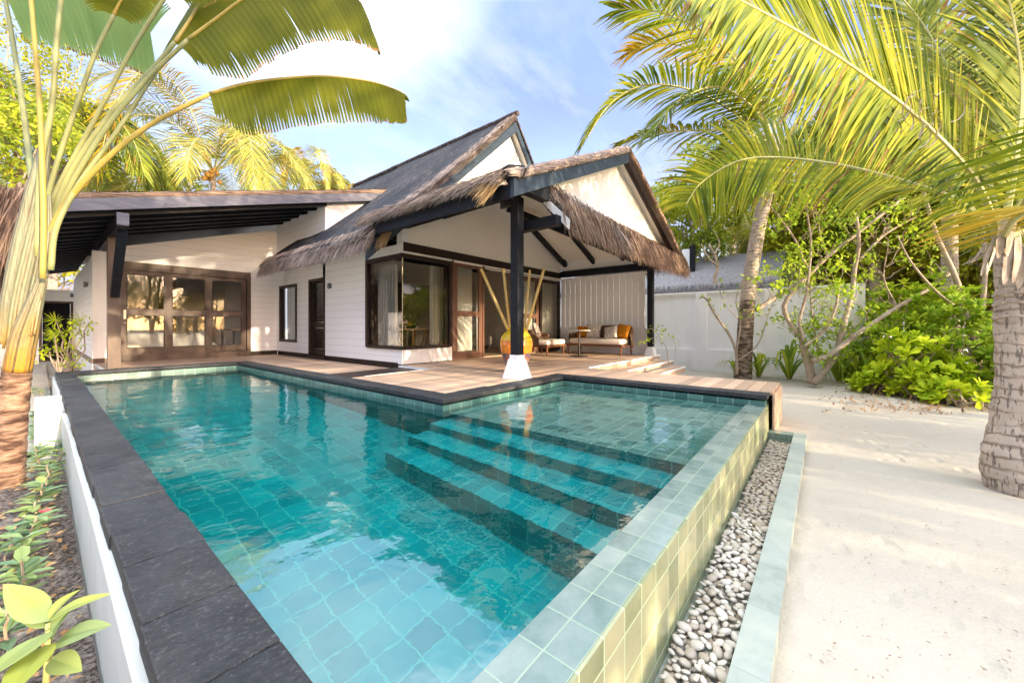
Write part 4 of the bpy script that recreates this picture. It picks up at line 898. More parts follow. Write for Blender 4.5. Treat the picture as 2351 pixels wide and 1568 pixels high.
def wall_lamp(p, nrm, label):
    o = thing('wall_lamp', label, 'wall lamp', p, 'small grey wall lamps'); p = V(p); n = V(nrm); s_ = V((-n.y, n.x, 0))
    mb = MB(); mb.par(p - s_*.035 - ZUP*.05, s_*.07, n*.02, ZUP*.10); build('back_plate', mb, M['lamp'], o)
    mb = MB(); mb.prism([p + n*.02 + s_*a - ZUP*b for a, b in ((-.04, .07), (.04, .07), (.04, -.07), (-.04, -.07))], n*.06); mb.v = [tuple(V(q)) for q in mb.v]; build('lamp_shade', mb, M['lamp'], o, bevel=.006)
    mb = MB(); mb.lathe([(.026, 0), (.026, .012)], p + n*.05 + ZUP*.071, 12); build('lens', mb, M['plaster'], o)
q = onX(760, 657, WX); wall_lamp(q, (-1, 0, 0), 'grey cube wall lamp between the louvred door and the corner window')
q = onX(634, 673, WX); wall_lamp(q, (-1, 0, 0), 'grey wall lamp beside the slit window near the inner corner')
q = onX(202, 653.5, LX); wall_lamp(q, (-1, 0, 0), 'grey wall lamp high on the shaded side wall by the white pillar')
q = onX(169, 678.5, LX); wall_lamp(q, (-1, 0, 0), 'round looking wall lamp at the far end of the wing side wall by the gate')
# vase with bamboo
va = (5.2, 4.12, DZ); vz = thing('ceramic_vase', 'large glazed jar banded yellow, orange and slate behind the verandah post', 'vase', va)
prof = [(.13, 0), (.15, .01), (.19, .12), (.235, .25), (.268, .37), (.282, .47), (.275, .56), (.245, .64), (.20, .69), (.165, .712), (.160, .735), (.178, .752), (.182, .765), (.160, .765), (.148, .74), (.145, .6), (.14, .2), (0, .18)]
mb = MB(); fine = []
for (r0, z0), (r1, z1) in zip(prof, prof[1:]):
    for k in range(4): fine.append((r0 + (r1-r0)*k/4, z0 + (z1-z0)*k/4))
fine.append(prof[-1])
fine = [(r_, z_, 0 if z_ > .55 else (1 if z_ > .33 else (2 if z_ > .20 else 3))) for r_, z_ in fine]
mb.lathe(fine, va, 40); build('jar', mb, [M['glaze_y'], M['glaze_o'], M['glaze_b'], M['glaze_p']], vz, smooth=True)
mb = MB(); mb.lathe([(.165, .705), (.172, .712), (.165, .719)], va, 32); build('neck_ring', mb, M['glaze_y'], vz, smooth=True)
VD = V((5.2, 4.12, 0)).dot(FW)
def pole(u0, v0, u1, v1, dd, label, r=.027):
    a, b = at(u0, v0, VD + dd*.2), at(u1, v1, VD + dd); d = (a - b).normalized(); a = a + d*.32; n = 22; L = (a-b).length; pts = [a.lerp(b, i/n) for i in range(n+1)]
    rad = [r*(1.10 if i % 4 == 3 else 1.0)*(1 - .1*i/n) for i in range(n+1)]; mb = MB(); mb.tube(pts, rad, 12); mb.tube([b + d*.05, b + d*.002], [r*.6, r*.62], 10)
    tag(build('bamboo_pole', mb, M['bamboo'], smooth=True, loc=a), label, 'bamboo pole', 'bamboo poles standing in the glazed jar')
pole(1165, 754, 1104.5, 617, -.1, 'bamboo pole leaning furthest towards the brown sliding door')
pole(1170, 754, 1155.5, 617, .14, 'nearly upright bamboo pole just beside the dark post, door side')
pole(1187, 754, 1178, 610, .05, 'bamboo pole hidden behind the dark verandah post'); 
pole(1204.5, 753, 1216.5, 620, .10, 'slim bamboo pole with a split top on the sofa side of the post', .023)
pole(1210, 753, 1249, 617, -.06, 'bamboo pole leaning furthest towards the verandah sofa')
# verandah sofa
def cushion(name, c, w, h, th, face, label, mat, lean=.25, roll=0, group='scatter cushions'):
    """soft square pillow, centre c, facing direction 'face' (horizontal), tilted back"""
    f = V(face).normalized(); s_ = ZUP.cross(f).normalized(); u_ = (ZUP*math.cos(lean) - f*math.sin(lean)); n = s_.cross(u_) * -1
    n = f*math.cos(lean) + ZUP*math.sin(lean); mb = MB(); N = 12
    s2 = s_*math.cos(roll) + u_*math.sin(roll); u2 = u_*math.cos(roll) - s_*math.sin(roll)
    for sg in (1, -1):
        def g(a, b):
            x, y = 2*a-1, 2*b-1; k = max(0, (1-x**4)*(1-y**4))**.5; px = x*(1 - .10*(1-abs(y))*abs(x)); py = y*(1 - .10*(1-abs(x))*abs(y))
            return V(c) + s2*px*w/2 + u2*py*h/2 + n*sg*th/2*k
        mb.grid(g, N, N, flip=sg < 0)
    return tag(build(name, mb, mat, smooth=True, loc=V(c)), label, 'cushion', group)
sf = thing('garden_sofa', 'low teak sofa with cream seat and brown woven back on the verandah', 'sofa', (10.1, 4.95, DZ))
sx0, sx1, sy0, sy1 = 9.70, 10.55, 4.12, 5.86
mb = MB(); mb.box(sx0, sx1, sy0, sy1, DZ + .24, DZ + .29); build('seat_frame', mb, M['teak'], sf, bevel=.01)
for x, y in ((sx0 + .06, sy0 + .07), (sx0 + .06, sy1 - .07), (sx1 - .06, sy0 + .07), (sx1 - .06, sy1 - .07)):
    mb = MB(); mb.tube([(x, y, DZ + .24), (x, y, DZ)], [.034, .02], 10); build('leg', mb, M['teak'], sf)
mb = MB(); mb.box(sx0 + .005, sx1 - .1, sy0 + .04, sy1 - .10, DZ + .291, DZ + .45); build('seat_cushion', mb, M['fabric'], sf, bevel=.06, smooth=True)
mb = MB(); pts = []
for i in range(25):
    a = i/24; L = [(sx0 + .45, sy0 - .02), (sx1 - .16, sy0 - .02), (sx1, sy0 + .16), (sx1, sy1 - .16), (sx1 - .16, sy1 + .02), (sx0 + .25, sy1 + .02)]
    pts.append(a)
path = spline([(x, y, 0) for x, y in ((sx0 + .45, sy0 - .02), (sx1 - .2, sy0 - .01), (sx1 - .02, sy0 + .2), (sx1, (sy0+sy1)/2), (sx1 - .02, sy1 - .2), (sx1 - .2, sy1 + .01), (sx0 + .28, sy1 + .02))], 40)
hh = [DZ + .56 + .24*math.sin(math.pi*min(1, max(0, i/40*1.3 - .05)))**.6 for i in range(41)]
for side in (0, 1):
    nv_ = []
    for i, p in enumerate(path):
        t_ = (path[min(i+1, 40)] - path[max(i-1, 0)]).normalized(); n = V((t_.y, -t_.x, 0)); nv_.append(p + n*.03*(1 if side else -1))
    mb.grid(lambda a, b: V((nv_[int(round(a*40))].x, nv_[int(round(a*40))].y, DZ + .28 + (hh[int(round(a*40))] - DZ - .28)*b)), 40, 6, flip=bool(side))
mb.tube([V((p.x, p.y, hh[i])) for i, p in enumerate(path)], .034, 8); build('backrest', mb, M['rattan'], sf, smooth=True)
cushion('cushion', (10.33, 5.62, DZ + .62), .40, .38, .15, (-1, -.1, 0), 'orange cushion at the table end of the verandah sofa, half hidden', M['orange'], .22)
cushion('cushion', (10.18, 5.20, DZ + .65), .45, .45, .16, (-1, -.05, 0), 'larger upright cushion with cream leaf print on the verandah sofa', M['print'], .25)
cushion('cushion', (10.08, 4.62, DZ + .62), .42, .40, .16, (-1, .15, 0), 'smaller leaf print cushion tilting beside the orange one', M['print'], .45, .22)
cushion('cushion', (10.22, 4.32, DZ + .65), .42, .42, .16, (-1, .25, 0), 'plump orange cushion at the sofa end nearest the verandah post', M['orange'], .28, -.12)
tb = thing('pedestal_table', 'small round table with white top on a thin black stem', 'table', (9.09, 5.06, DZ))
mb = MB(); mb.lathe([(.29, .675), (.295, .685), (.29, .695)], (9.09, 5.06, DZ), 36); build('tabletop', mb, M['white_shell'], tb)
mb = MB(); mb.lathe([(.027, .02), (.022, .674)], (9.09, 5.06, DZ), 14); build('stem', mb, M['black'], tb, smooth=True)
mb = MB(); mb.lathe([(.225, 0), (.225, .012), (.05, .022)], (9.09, 5.06, DZ), 36); build('base', mb, M['black'], tb)
ch = thing('lounge_chair', 'deep teak lounge chair with cream seat and woven back by the curtained window', 'chair', (9.0, 6.05, DZ))
cx0, cx1, cy0, cy1 = 8.50, 9.45, 5.68, 6.55
mb = MB(); mb.box(cx0, cx1, cy0, cy1, DZ + .23, DZ + .28); build('seat_frame', mb, M['teak'], ch, bevel=.01)
for x, y in ((cx0 + .06, cy0 + .06), (cx1 - .06, cy0 + .06), (cx0 + .06, cy1 - .06), (cx1 - .06, cy1 - .06)):
    mb = MB(); mb.tube([(x, y, DZ + .23), (x, y, DZ)], [.034, .02], 10); build('leg', mb, M['teak'], ch)
mb = MB(); mb.box(cx0 + .03, cx1 - .01, cy0 + .01, cy1 - .05, DZ + .281, DZ + .43); build('seat_cushion', mb, M['fabric'], ch, bevel=.055, smooth=True)
path2 = spline([(x, y, 0) for x, y in ((cx0 - .01, cy0 + .3), (cx0, cy1 - .25), (cx0 + .2, cy1 + .0), (cx0 + .55, cy1 + .02), (cx1 - .1, cy1 - .03), (cx1 + .02, cy1 - .28))], 40); mb = MB()
h2 = [DZ + .50 + .16*math.sin(math.pi*i/40)**.7 for i in range(41)]
for side in (0, 1):
    nv2 = []
    for i, p in enumerate(path2):
        t_ = (path2[min(i+1, 40)] - path2[max(i-1, 0)]).normalized(); n = V((t_.y, -t_.x, 0)); nv2.append(p + n*.03*(1 if side else -1))
    mb.grid(lambda a, b: V((nv2[int(round(a*40))].x, nv2[int(round(a*40))].y, DZ + .27 + (h2[int(round(a*40))] - DZ - .27)*b)), 40, 6, flip=bool(side))
mb.tube([V((p.x, p.y, h2[i])) for i, p in enumerate(path2)], .034, 8); build('backrest', mb, M['rattan'], ch, smooth=True)
cushion('cushion', (8.80, 6.25, DZ + .68), .48, .46, .16, (.55, -1, 0), 'beige cushion propped in the lounge chair behind the bamboo', M['print'], .3)
# things seen through the corner window and the open door
dt = thing('dining_table', 'round wooden table on curved basket legs inside the corner window', 'table', (6.2, 8.0, .525))
tc_ = V((5.75, 7.85, .525)); ORG[dt] = tc_; dt.location = tc_
mb = MB(); mb.lathe([(.50, .70), (.52, .71), (.52, .735), (.50, .74)], tc_, 40); build('tabletop', mb, M['oak'], dt)
for i in range(9):
    a = 2*math.pi*i/9; pts = spline([tc_ + V((math.cos(a)*r_, math.sin(a)*r_, z_)) for r_, z_ in ((.44, .70), (.38, .42), (.24, .18), (.10, .03))], 10); mb = MB(); mb.tube(pts, .022, 8); build('leg', mb, M['oak'], dt, smooth=True)
mb = MB(); mb.lathe([(.2, 0), (.2, .025)], tc_, 24); build('foot_ring', mb, M['oak'], dt)
fb = tc_ + V((0, 0, .742)); mb = MB(); mb.lathe([(.06, 0), (.17, .03), (.21, .065), (.20, .066), (.16, .04), (0, .02)], fb, 28); tag(build('fruit_bowl', mb, M['black'], smooth=True, loc=fb), 'shallow dark fruit bowl on the round table indoors', 'bowl')
for dx, dy, dz, r_, mt, lb in ((-.08, -.06, .10, .055, 'yellow_fruit', 'orange fruit at the near side of the bowl'), (.05, -.07, .10, .06, 'green_fruit', 'green fruit at the front of the bowl'), (.10, .04, .10, .055, 'yellow_fruit', 'orange fruit at the door side of the bowl'), (0, .03, .16, .05, 'yellow_fruit', 'yellow fruit on top of the heap in the bowl')):
    mb = MB(); c = fb + V((dx, dy, dz)); mb.ellipsoid(c, r_, r_, r_*.95, 14, 10); mb.tube([c + ZUP*r_*.9, c + ZUP*(r_ + .02)], .006, 6); tag(build('fruit', mb, M[mt], smooth=True, loc=c), lb, 'fruit', 'fruits in the bowl')
def shell_chair(c, rz, label):
    o = thing('dining_chair', label, 'chair', c, 'white shell chairs at the round table'); mt = Matrix.Translation(c) @ Matrix.Rotation(rz, 4, 'Z'); mb = MB()
    prof_ = [(-.22, .42), (-.1, .40), (.12, .42), (.22, .50), (.26, .66), (.28, .82)]
    def g(a, b):
        k = b*5; j = min(int(k), 4); f = k - j; y = prof_[j][0]*(1-f) + prof_[j+1][0]*f; z = prof_[j][1]*(1-f) + prof_[j+1][1]*f; x = (2*a-1)*(.25 - .05*b); return mt @ V((x, y - .10*(2*a-1)**2*(b), z + .10*(2*a-1)**2*(1-b*.6)))
    mb.grid(g, 10, 16); build('seat_shell', mb, M['white_shell'], o, smooth=True)
    for x, y in ((-.2, -.2), (.2, -.2), (-.2, .2), (.2, .2)): mb = MB(); mb.tube([mt @ V((x*.5, y*.5, .42)), mt @ V((x, y, 0))], [.016, .011], 8); build('leg', mb, M['oak'], o)
shell_chair(V((6.6, 7.75, .526)), -1.7, 'white shell chair facing the round table from the door side')
shell_chair(V((5.95, 8.85, .526)), .2, 'white shell chair behind the round table')
isf = thing('indoor_sofa', 'beige sofa inside the room seen through the open doorway', 'sofa', (8.2, 9.6, .526))
mb = MB(); mb.box(8.5, 10.7, 9.6, 10.4, .62, .95); build('seat', mb, M['fabric'], isf, bevel=.05); mb = MB(); mb.box(8.5, 10.7, 10.2, 10.5, .95, 1.4); build('backrest', mb, M['fabric'], isf, bevel=.06)
for x, y in ((8.6, 9.7), (10.6, 9.7), (8.6, 10.4), (10.6, 10.4)): mb = MB(); mb.tube([(x, y, .62), (x, y, .526)], .03, 8); build('leg', mb, M['teak'], isf)
cushion('cushion', (8.85, 10.0, 1.18), .46, .44, .16, (0, -1, 0), 'cream cushion on the indoor sofa beside the door frame', M['fabric'], .25); cushion('cushion', (9.5, 10.0, 1.18), .46, .44, .16, (.1, -1, 0), 'leaf print cushion on the indoor sofa behind the jar', M['print'], .25)
mb = MB(); mb.lathe([(.20, 0), (.22, .04), (.22, .36), (.20, .40), (0, .40)], (7.55, 8.6, .526), 28); tag(build('ottoman', mb, M['red_cloth'], smooth=True, loc=(7.55, 8.6, .526)), 'dark red round stool on the floor inside the open doorway', 'stool')
bd = thing('bed', 'low bed with white linen behind the glazed doors', 'bed', (2.0, 15.5, .46))
mb = MB(); mb.box(1.1, 3.5, 14.7, 16.5, .46, .70); build('bed_base', mb, M['oak'], bd, bevel=.02); mb = MB()
mb.grid(lambda a, b: V((1.05 + 2.5*a, 14.62 + 1.9*b, .72 + .40*min(1, 6*a)*min(1, 6*(1-a))*min(1, 7*b) + .02*nz((a*8, b*8, 0)))), 30, 24); build('quilt', mb, M['linen'], bd, smooth=True)
mb = MB(); mb.box(1.05, 1.2, 14.7, 16.5, .7, 1.6); build('headboard', mb, M['oak'], bd)
for i, (y, lb) in enumerate(((15.1, 'white bed pillow closest to the glazed doors'), (15.9, 'white bed pillow behind the first one'))): cushion('pillow', (1.45, y, 1.28), .62, .42, .2, (1, 0, 0), lb, M['linen'], .5, 0, 'bed pillows')
dk = thing('writing_desk', 'dark narrow desk standing in the bedroom behind the last glazed door', 'desk', (4.0, 15.0, .46))
mb = MB(); mb.box(3.8, 4.6, 14.3, 15.6, 1.18, 1.23); build('desktop', mb, M['oak'], dk)
for x, y in ((3.85, 14.35), (4.55, 14.35), (3.85, 15.55), (4.55, 15.55)): mb = MB(); mb.box(x-.03, x+.03, y-.03, y+.03, .46, 1.179); build('leg', mb, M['dark_brown'], dk)
# ================================================================ walls round the garden, gate, neighbour
bw = thing('boundary_wall', 'long white panelled garden wall behind the leaning coconut palm', 'wall', (12.6, 2, 0))
mb = MB(); mb.box(12.62, 12.80, -.78, 8.4, -.1, 2.30); build('wall_panel', mb, M['boundary'], bw)
mb = MB()
for y in (-.79, .95, 2.7, 4.45, 6.2): mb.box(12.53, 12.619, y, y + .30, .62, 2.30)
mb.box(12.531, 12.619, -.79, 8.4, -.1, .619); mb.box(12.529, 12.619, -.79, 8.4, 2.301, 2.36); mb.box(12.62, 12.81, -.79, 8.4, 2.302, 2.361); build('pilasters', mb, M['boundary'], bw)
gw2 = thing('garden_wall', 'white garden wall with a dark gate opening at the end of the wing', 'wall', (-3, 21.3, 0))
mb = MB(); mb.box(-14, .0, 21.3, 21.5, -.1, 2.62); mb.box(.0, .80, 21.3, 21.5, 2.22, 2.62); build('wall_panel', mb, M['boundary'], gw2)
gt = thing('louvre_gate', 'black louvred garden gate set in the far white wall', 'gate', (.4, 21.35, 0)); mb = MB(); frame(mb, 'x', 21.36, 21.42, .003, .797, .05, 2.215, .07); build('frame', mb, M['faded_wood'], gt); mb = MB()
for i in range(40): mb.par((.08, 21.37, .15 + .05*i), (.64, 0, 0), (0, .03, .04), (0, 0, .012))
mb.box(.08, .72, 21.41, 21.42, .12, 2.14); build('louvres', mb, M['dark_wood'], gt); mb = MB(); mb.lathe([(.02, 0), (.03, .02), (.02, .04)], (.12, 21.34, 1.05), 12); build('handle', mb, M['steel'], gt)
nb = thing('neighbour_villa', 'grey thatched neighbouring villa roof showing above the white garden wall', 'villa', (18, 6, 0))
mb = MB(); mb.box(15.6, 21, 1.6, 11, 0, 2.6); build('wall', mb, M['plaster'], nb)
mb = MB(); thatch_slab(mb, (14.6, 11.2, 2.62), (14.6, 1.1, 2.62), (18.4, 1.1, 4.3), (18.4, 11.2, 4.3), .2, 40, 16, .05); thatch_slab(mb, (18.4, 11.2, 4.3), (18.4, 1.1, 4.3), (22, 1.1, 2.7), (22, 11.2, 2.7), .2, 20, 10, .05)
strands(mb, (14.65, 1.1, 2.68), (14.65, 11.2, 2.68), 2600, (-.5, 0, -.9), .42, .02, .2, .06, .3, 2, .15); build('thatched_roof', mb, M['grey_thatch'], nb)
q = at(1590, 590, 15.5); mb = MB(); mb.box(q.x - .09, q.x + .09, q.y - .09, q.y + .09, 2.9, 4.55); build('post', mb, M['dark_wood'], nb); mb = MB(); mb.box(q.x - .03, q.x + .3, q.y + .10, q.y + .4, 2.9, 4.45); build('gable_end', mb, M['plaster'], nb)
# ================================================================ palms
def frond(mb, pts, Ll, n, up=ZUP, a0=72, a1=22, droop=.55, w=.034, rr=.022, ml=1, start=.08, seg=3, lift=.18, asym=(1, 1), gap=.0, tipfade=.42, side=None):
    """one coconut leaf: stalk along pts, leaflets on both sides"""
    N = 28; sp = spline(pts, N); mb.tube(sp, [rr*(1 - .85*i/N) + .002 for i in range(N+1)], 6, .5, 0)
    for i in range(n):
        s = start + (1 - start)*(i + rnd()*.5)/n; x = s*N; j = min(int(x), N-1); p = sp[j].lerp(sp[j+1], x-j); T = (sp[min(j+1, N)] - sp[max(j-1, 0)]).normalized()
        sd = T.cross(up)
        if side is not None: sd = V(side) - T*T.dot(V(side))
        if sd.length < .05: sd = T.cross(V((1, 0, 0)))
        sd.normalize(); u2 = sd.cross(T).normalized()
        if u2.z < 0 and side is None: u2 = -u2
        prof = min(1, .55 + 1.6*(s-start))*(1 - (max(0, s-.55)/.45)**2*(1-tipfade)); ang = math.radians(a0 + (a1-a0)*s**1.3)
        for k, sg in enumerate((1, -1)):
            if asym[k] <= 0 or rnd() < gap: continue
            L = Ll*prof*asym[k]*(ru(.88, 1.06) if rnd() > .07 else ru(.45, .8)); d = (sd*sg*math.sin(ang) + T*math.cos(ang) + u2*lift*ru(.4, 1.4) + V((ru(-1, 1), ru(-1, 1), ru(-1, 1)))*.06).normalized()
            ps = [p]; ws = [w*.5]; dd = d
            for q in range(seg):
                dd = (dd + V((0, 0, -droop*ru(.6, 1.3)*(q+.4)/seg))).normalized(); ps.append(ps[-1] + dd*L/seg); ws.append(w*(1.0 if q == 0 else (.8 if q < seg-1 else .12)))
            wv = (T - d*T.dot(d)).normalized(); wv = (wv + u2*ru(-.5, .5)).normalized(); mb.strip(ps, ws, wv, None, ml if rnd() > .02 else 2)
            if rnd() < .12: mb.m[-1] = 2
def leaf_part(name, parent, mats, *a, **k):
    mb = MB(); frond(mb, *a, **k); return build(name, mb, mats, parent)
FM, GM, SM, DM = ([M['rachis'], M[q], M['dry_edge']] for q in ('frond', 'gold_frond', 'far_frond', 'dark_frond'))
def trunk(mb, pts, rads, n=22, seg=60, jit=.03, ring=.012, streak=False):
    sp = spline(pts, seg); L = len(rads)-1; rr = []
    for i in range(seg+1):
        x = i/seg*L; j = min(int(x), L-1); rr.append((rads[j]*(1-x+j) + rads[j+1]*(x-j)) * (1 + ring*4*(rnd()-.5)))
    mb.tube(sp, rr, n, streak=streak)
# --- near coconut palm with the swollen base
b0 = onZ(2325, 1128, .0); ND = (b0 - CAM).dot(FW)
npalm = thing('coconut_palm', 'stout young coconut palm with swollen ringed base on the white sand', 'palm', b0)
prf = [(2340, 1158, .150), (2340, 1130, .180), (2339, 1085, .203), (2338, 1040, .198), (2338, 990, .158), (2338, 900, .126), (2338, 800, .122), (2338, 700, .122), (2334, 620, .112), (2324, 570, .096)]
mb = MB(); sp = spline([at(u, v, ND + .02) for u, v, r_ in prf], 110); rr = []
for i in range(111):
    x = i/110*9; j = min(int(x), 8); r_ = prf[j][2]*(1-x+j) + prf[j+1][2]*(x-j); ph = (sp[i].z*11 + .3*nz(sp[i]*3)) % 1; rr.append(r_*(1 + .022*(ph < .75) + .012*(rnd()-.5)))
mb.tube(sp, rr, 40); mb.v = [tuple(V(p) + V((1, 1, .3))*(.011*nz(V(p)*6) + .009*nz(V(p)*17))) for p in mb.v]; build('trunk', mb, M['palm_bark'], npalm, smooth=True)
mb = MB()
for z, r_ in ((1.40, .127), (1.50, .126), (1.57, .125)):
    c = min(sp, key=lambda q: abs(q.z - z)); mb.tube([c + V((math.cos(a)*r_, math.sin(a)*r_, .012*math.sin(3*a))) for a in [2*math.pi*i/30 for i in range(31)]], .012, 6)
build('leaf_scar', mb, M['dry'], npalm, smooth=True)
NC = at(2300, 545, ND + .1)
mb = MB()
for i, (u0, v0, u1, v1, u2, v2, w_, dd) in enumerate(((2290, 540, 2272, 590, 2258, 632, .09, -.10), (2268, 560, 2246, 590, 2215, 608, .06, -.04), (2330, 545, 2328, 600, 2318, 650, .17, -.125), (2350, 560, 2360, 610, 2352, 660, .17, -.10), (2320, 500, 2312, 545, 2305, 590, .15, -.13))):
    ps = spline([at(u0, v0, ND + .02 + dd), at(u1, v1, ND + dd), at(u2, v2, ND + .02 + dd)], 8); wv = (RT + FW*ru(-.3, .3) + ZUP*.2).normalized()
    for q in range(3): mb.strip([p_ + wv*w_*(q-1)*.30 - FW*.02*(1-abs(q-1)) for p_ in ps], [w_*.3, w_*.38, w_*.4, w_*.4, w_*.39, w_*.37, w_*.33, w_*.26, w_*.1], (wv + FW*.35*(q-1)).normalized())
for i in range(60):
    a = NC + V((ru(-.14, .14), ru(-.14, .14), ru(-.15, .15))); d = V((ru(-1, 1), ru(-1, 1), ru(-1, .2))).normalized(); mb.strip([a, a + d*.1, a + d*.22 - ZUP*.03], [.006, .006, .002], d.cross(ZUP).normalized())
build('dry_sheath', mb, M['dry'], npalm)
# its leaves
leaf_part('frond', npalm, FM, [NC + V((0, 0, -.05)), at(2245, 425, 2.92), at(2136, 299, 2.80), at(1990, 180, 2.62), at(1844, 82, 2.42), at(1694, 0, 2.22), at(1560, -66, 2.02)], 1.12, 330, up=(-FW + ZUP*.35).normalized(), a0=66, a1=46, droop=.08, w=.0185, rr=.021, start=.16, lift=.05, tipfade=.6)
leaf_part('frond', npalm, FM, [NC, at(2215, 470, 3.3), at(2150, 440, 3.6), at(2041, 406, 3.9), at(1910, 376, 4.15), at(1776, 362, 4.35), at(1690, 372, 4.45), at(1610, 420, 4.5), at(1575, 470, 4.5)], .78, 190, up=(-FW*.95 + ZUP*.25).normalized(), a0=92, a1=52, droop=.42, w=.025, rr=.024, start=.10, lift=.02, asym=(1, 1))
leaf_part('frond', npalm, GM, [NC + V((0, 0, -.04)), at(2330, 505, 2.5), at(2400, 470, 2.1), at(2480, 460, 1.7)], .52, 34, up=(ZUP*.8 - FW*.5).normalized(), a0=95, a1=60, droop=.14, w=.028, rr=.02, start=.1, side=(-RT*.9 - ZUP*.25))
leaf_part('frond', npalm, FM, [NC, at(2370, 440, 2.6), at(2440, 330, 2.3), at(2480, 240, 2.0)], .74, 46, up=(ZUP*.6 - FW*.8).normalized(), a0=95, a1=70, droop=.16, w=.026, rr=.022, start=.1, side=(-RT*.95 - ZUP*.12))
leaf_part('frond', npalm, FM, [NC, at(2330, 380, 3.2), at(2345, 200, 3.4), at(2320, 20, 3.5), at(2270, -120, 3.5)], .95, 70, up=(-FW*.9).normalized(), a0=80, a1=40, droop=.30, w=.036, rr=.024, start=.14)
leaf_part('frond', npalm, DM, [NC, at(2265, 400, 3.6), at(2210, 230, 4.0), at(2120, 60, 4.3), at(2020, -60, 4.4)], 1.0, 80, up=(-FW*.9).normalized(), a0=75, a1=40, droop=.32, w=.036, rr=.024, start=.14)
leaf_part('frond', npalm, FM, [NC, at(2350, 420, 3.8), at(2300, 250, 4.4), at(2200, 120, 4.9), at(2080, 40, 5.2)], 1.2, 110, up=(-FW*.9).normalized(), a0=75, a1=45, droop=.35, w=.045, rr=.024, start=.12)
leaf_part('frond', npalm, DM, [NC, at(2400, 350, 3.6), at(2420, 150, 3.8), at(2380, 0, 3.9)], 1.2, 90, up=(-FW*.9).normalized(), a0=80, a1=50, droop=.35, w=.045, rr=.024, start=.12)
leaf_part('frond', npalm, FM, [NC, at(2420, 520, 3.6), at(2560, 520, 4.0), at(2680, 600, 4.2)], .8, 60, up=ZUP, droop=.5, w=.034, rr=.024)
mb = MB()
for i in range(26):
    c = at(ru(2030, 2190), ru(235, 330), ru(2.5, 2.8)); r_ = ru(.05, .13); a0_ = ru(0, 6); pts = [c + RT*math.cos(a0_ + a*.5)*r_*(1-.04*a) + ZUP*math.sin(a0_ + a*.5)*r_*(1 - .04*a) for a in range(8)]
    mb.strip(pts, [.014, .013, .012, .011, .010, .008, .006, .002], (FW*.6 + ZUP*.3).normalized())
build('dried_leaflets', mb, M['dry'], npalm)
# --- leaning palm in front of the white wall
b1 = V((11.3, 1.6, -.02)); mp = thing('coconut_palm', 'tall slender coconut palm leaning in front of the white garden wall', 'palm', b1)
mb = MB(); P1 = [(1705, 872, 9.77), (1709, 800, 9.75), (1716, 690, 9.7), (1735, 560, 9.65), (1755, 460, 9.6), (1773, 385, 9.55)]
trunk(mb, [at(u, v, d) for u, v, d in P1], [.20, .175, .165, .16, .15, .155], 20, 70, ring=.01); build('trunk', mb, M['palm_bark'], mp, smooth=True)
mb = MB(); trunk(mb, [at(1705, 870, 9.76), at(1708, 815, 9.74), at(1712, 745, 9.70), at(1717, 690, 9.69)], [.207, .187, .178, .169], 20, 24, ring=.012); build('stained_bark', mb, M['mossy_bark'], mp, smooth=True)
C1 = at(1772, 335, 9.5); mb = MB()
for i in range(12):
    a = 2*math.pi*i/12; e = C1 + V((math.cos(a)*.30, math.sin(a)*.30, -.35)); mb.strip(spline([C1 + V((math.cos(a)*.1, math.sin(a)*.1, .2)), C1 + V((math.cos(a)*.22, math.sin(a)*.22, 0)), e], 5), [.12, .16, .16, .12, .08, .02], V((-math.sin(a), math.cos(a), 0)))
build('dry_sheath', mb, M['dry'], mp)
cA = [(FM, [(1772, 330, 9.5), (1690, 262, 9.3), (1590, 208, 9.1), (1480, 196, 8.9), (1400, 240, 8.8), (1345, 320, 8.7)], 1.25, 84, .42),
      (FM, [(1770, 330, 9.5), (1700, 302, 9.2), (1600, 300, 9.0), (1500, 306, 8.8), (1420, 330, 8.7)], 1.05, 70, .62),
      (FM, [(1775, 330, 9.5), (1730, 200, 9.4), (1640, 90, 9.2), (1520, 30, 9.0), (1410, 20, 8.9)], 1.45, 80, .38),
      (GM, [(1775, 330, 9.6), (1720, 220, 9.9), (1630, 130, 10.2), (1520, 100, 10.4), (1440, 120, 10.5)], 1.35, 66, .45),
      (FM, [(1775, 325, 9.6), (1790, 180, 9.9), (1830, 60, 10.2), (1890, -20, 10.5)], 1.3, 64, .45),
      (FM, [(1775, 325, 9.6), (1850, 210, 9.9), (1950, 160, 10.2), (2060, 180, 10.4)], 1.3, 64, .5),
      (DM, [(1775, 330, 9.5), (1860, 300, 9.9), (1960, 320, 10.2), (2040, 380, 10.4)], 1.2, 64, .6),
      (FM, [(1772, 330, 9.5), (1700, 340, 9.9), (1620, 370, 10.2), (1560, 430, 10.4)], 1.1, 60, .6),
      (DM, [(1775, 330, 9.5), (1730, 250, 9.0), (1650, 200, 8.5), (1560, 230, 8.1), (1500, 300, 7.8)], 1.25, 76, .5)]
for mats, pl, L_, n_, dr in cA: leaf_part('frond', mp, mats, [at(*q) for q in pl], L_, n_, droop=dr, w=.055, rr=.035, seg=3, start=.12, lift=.12)
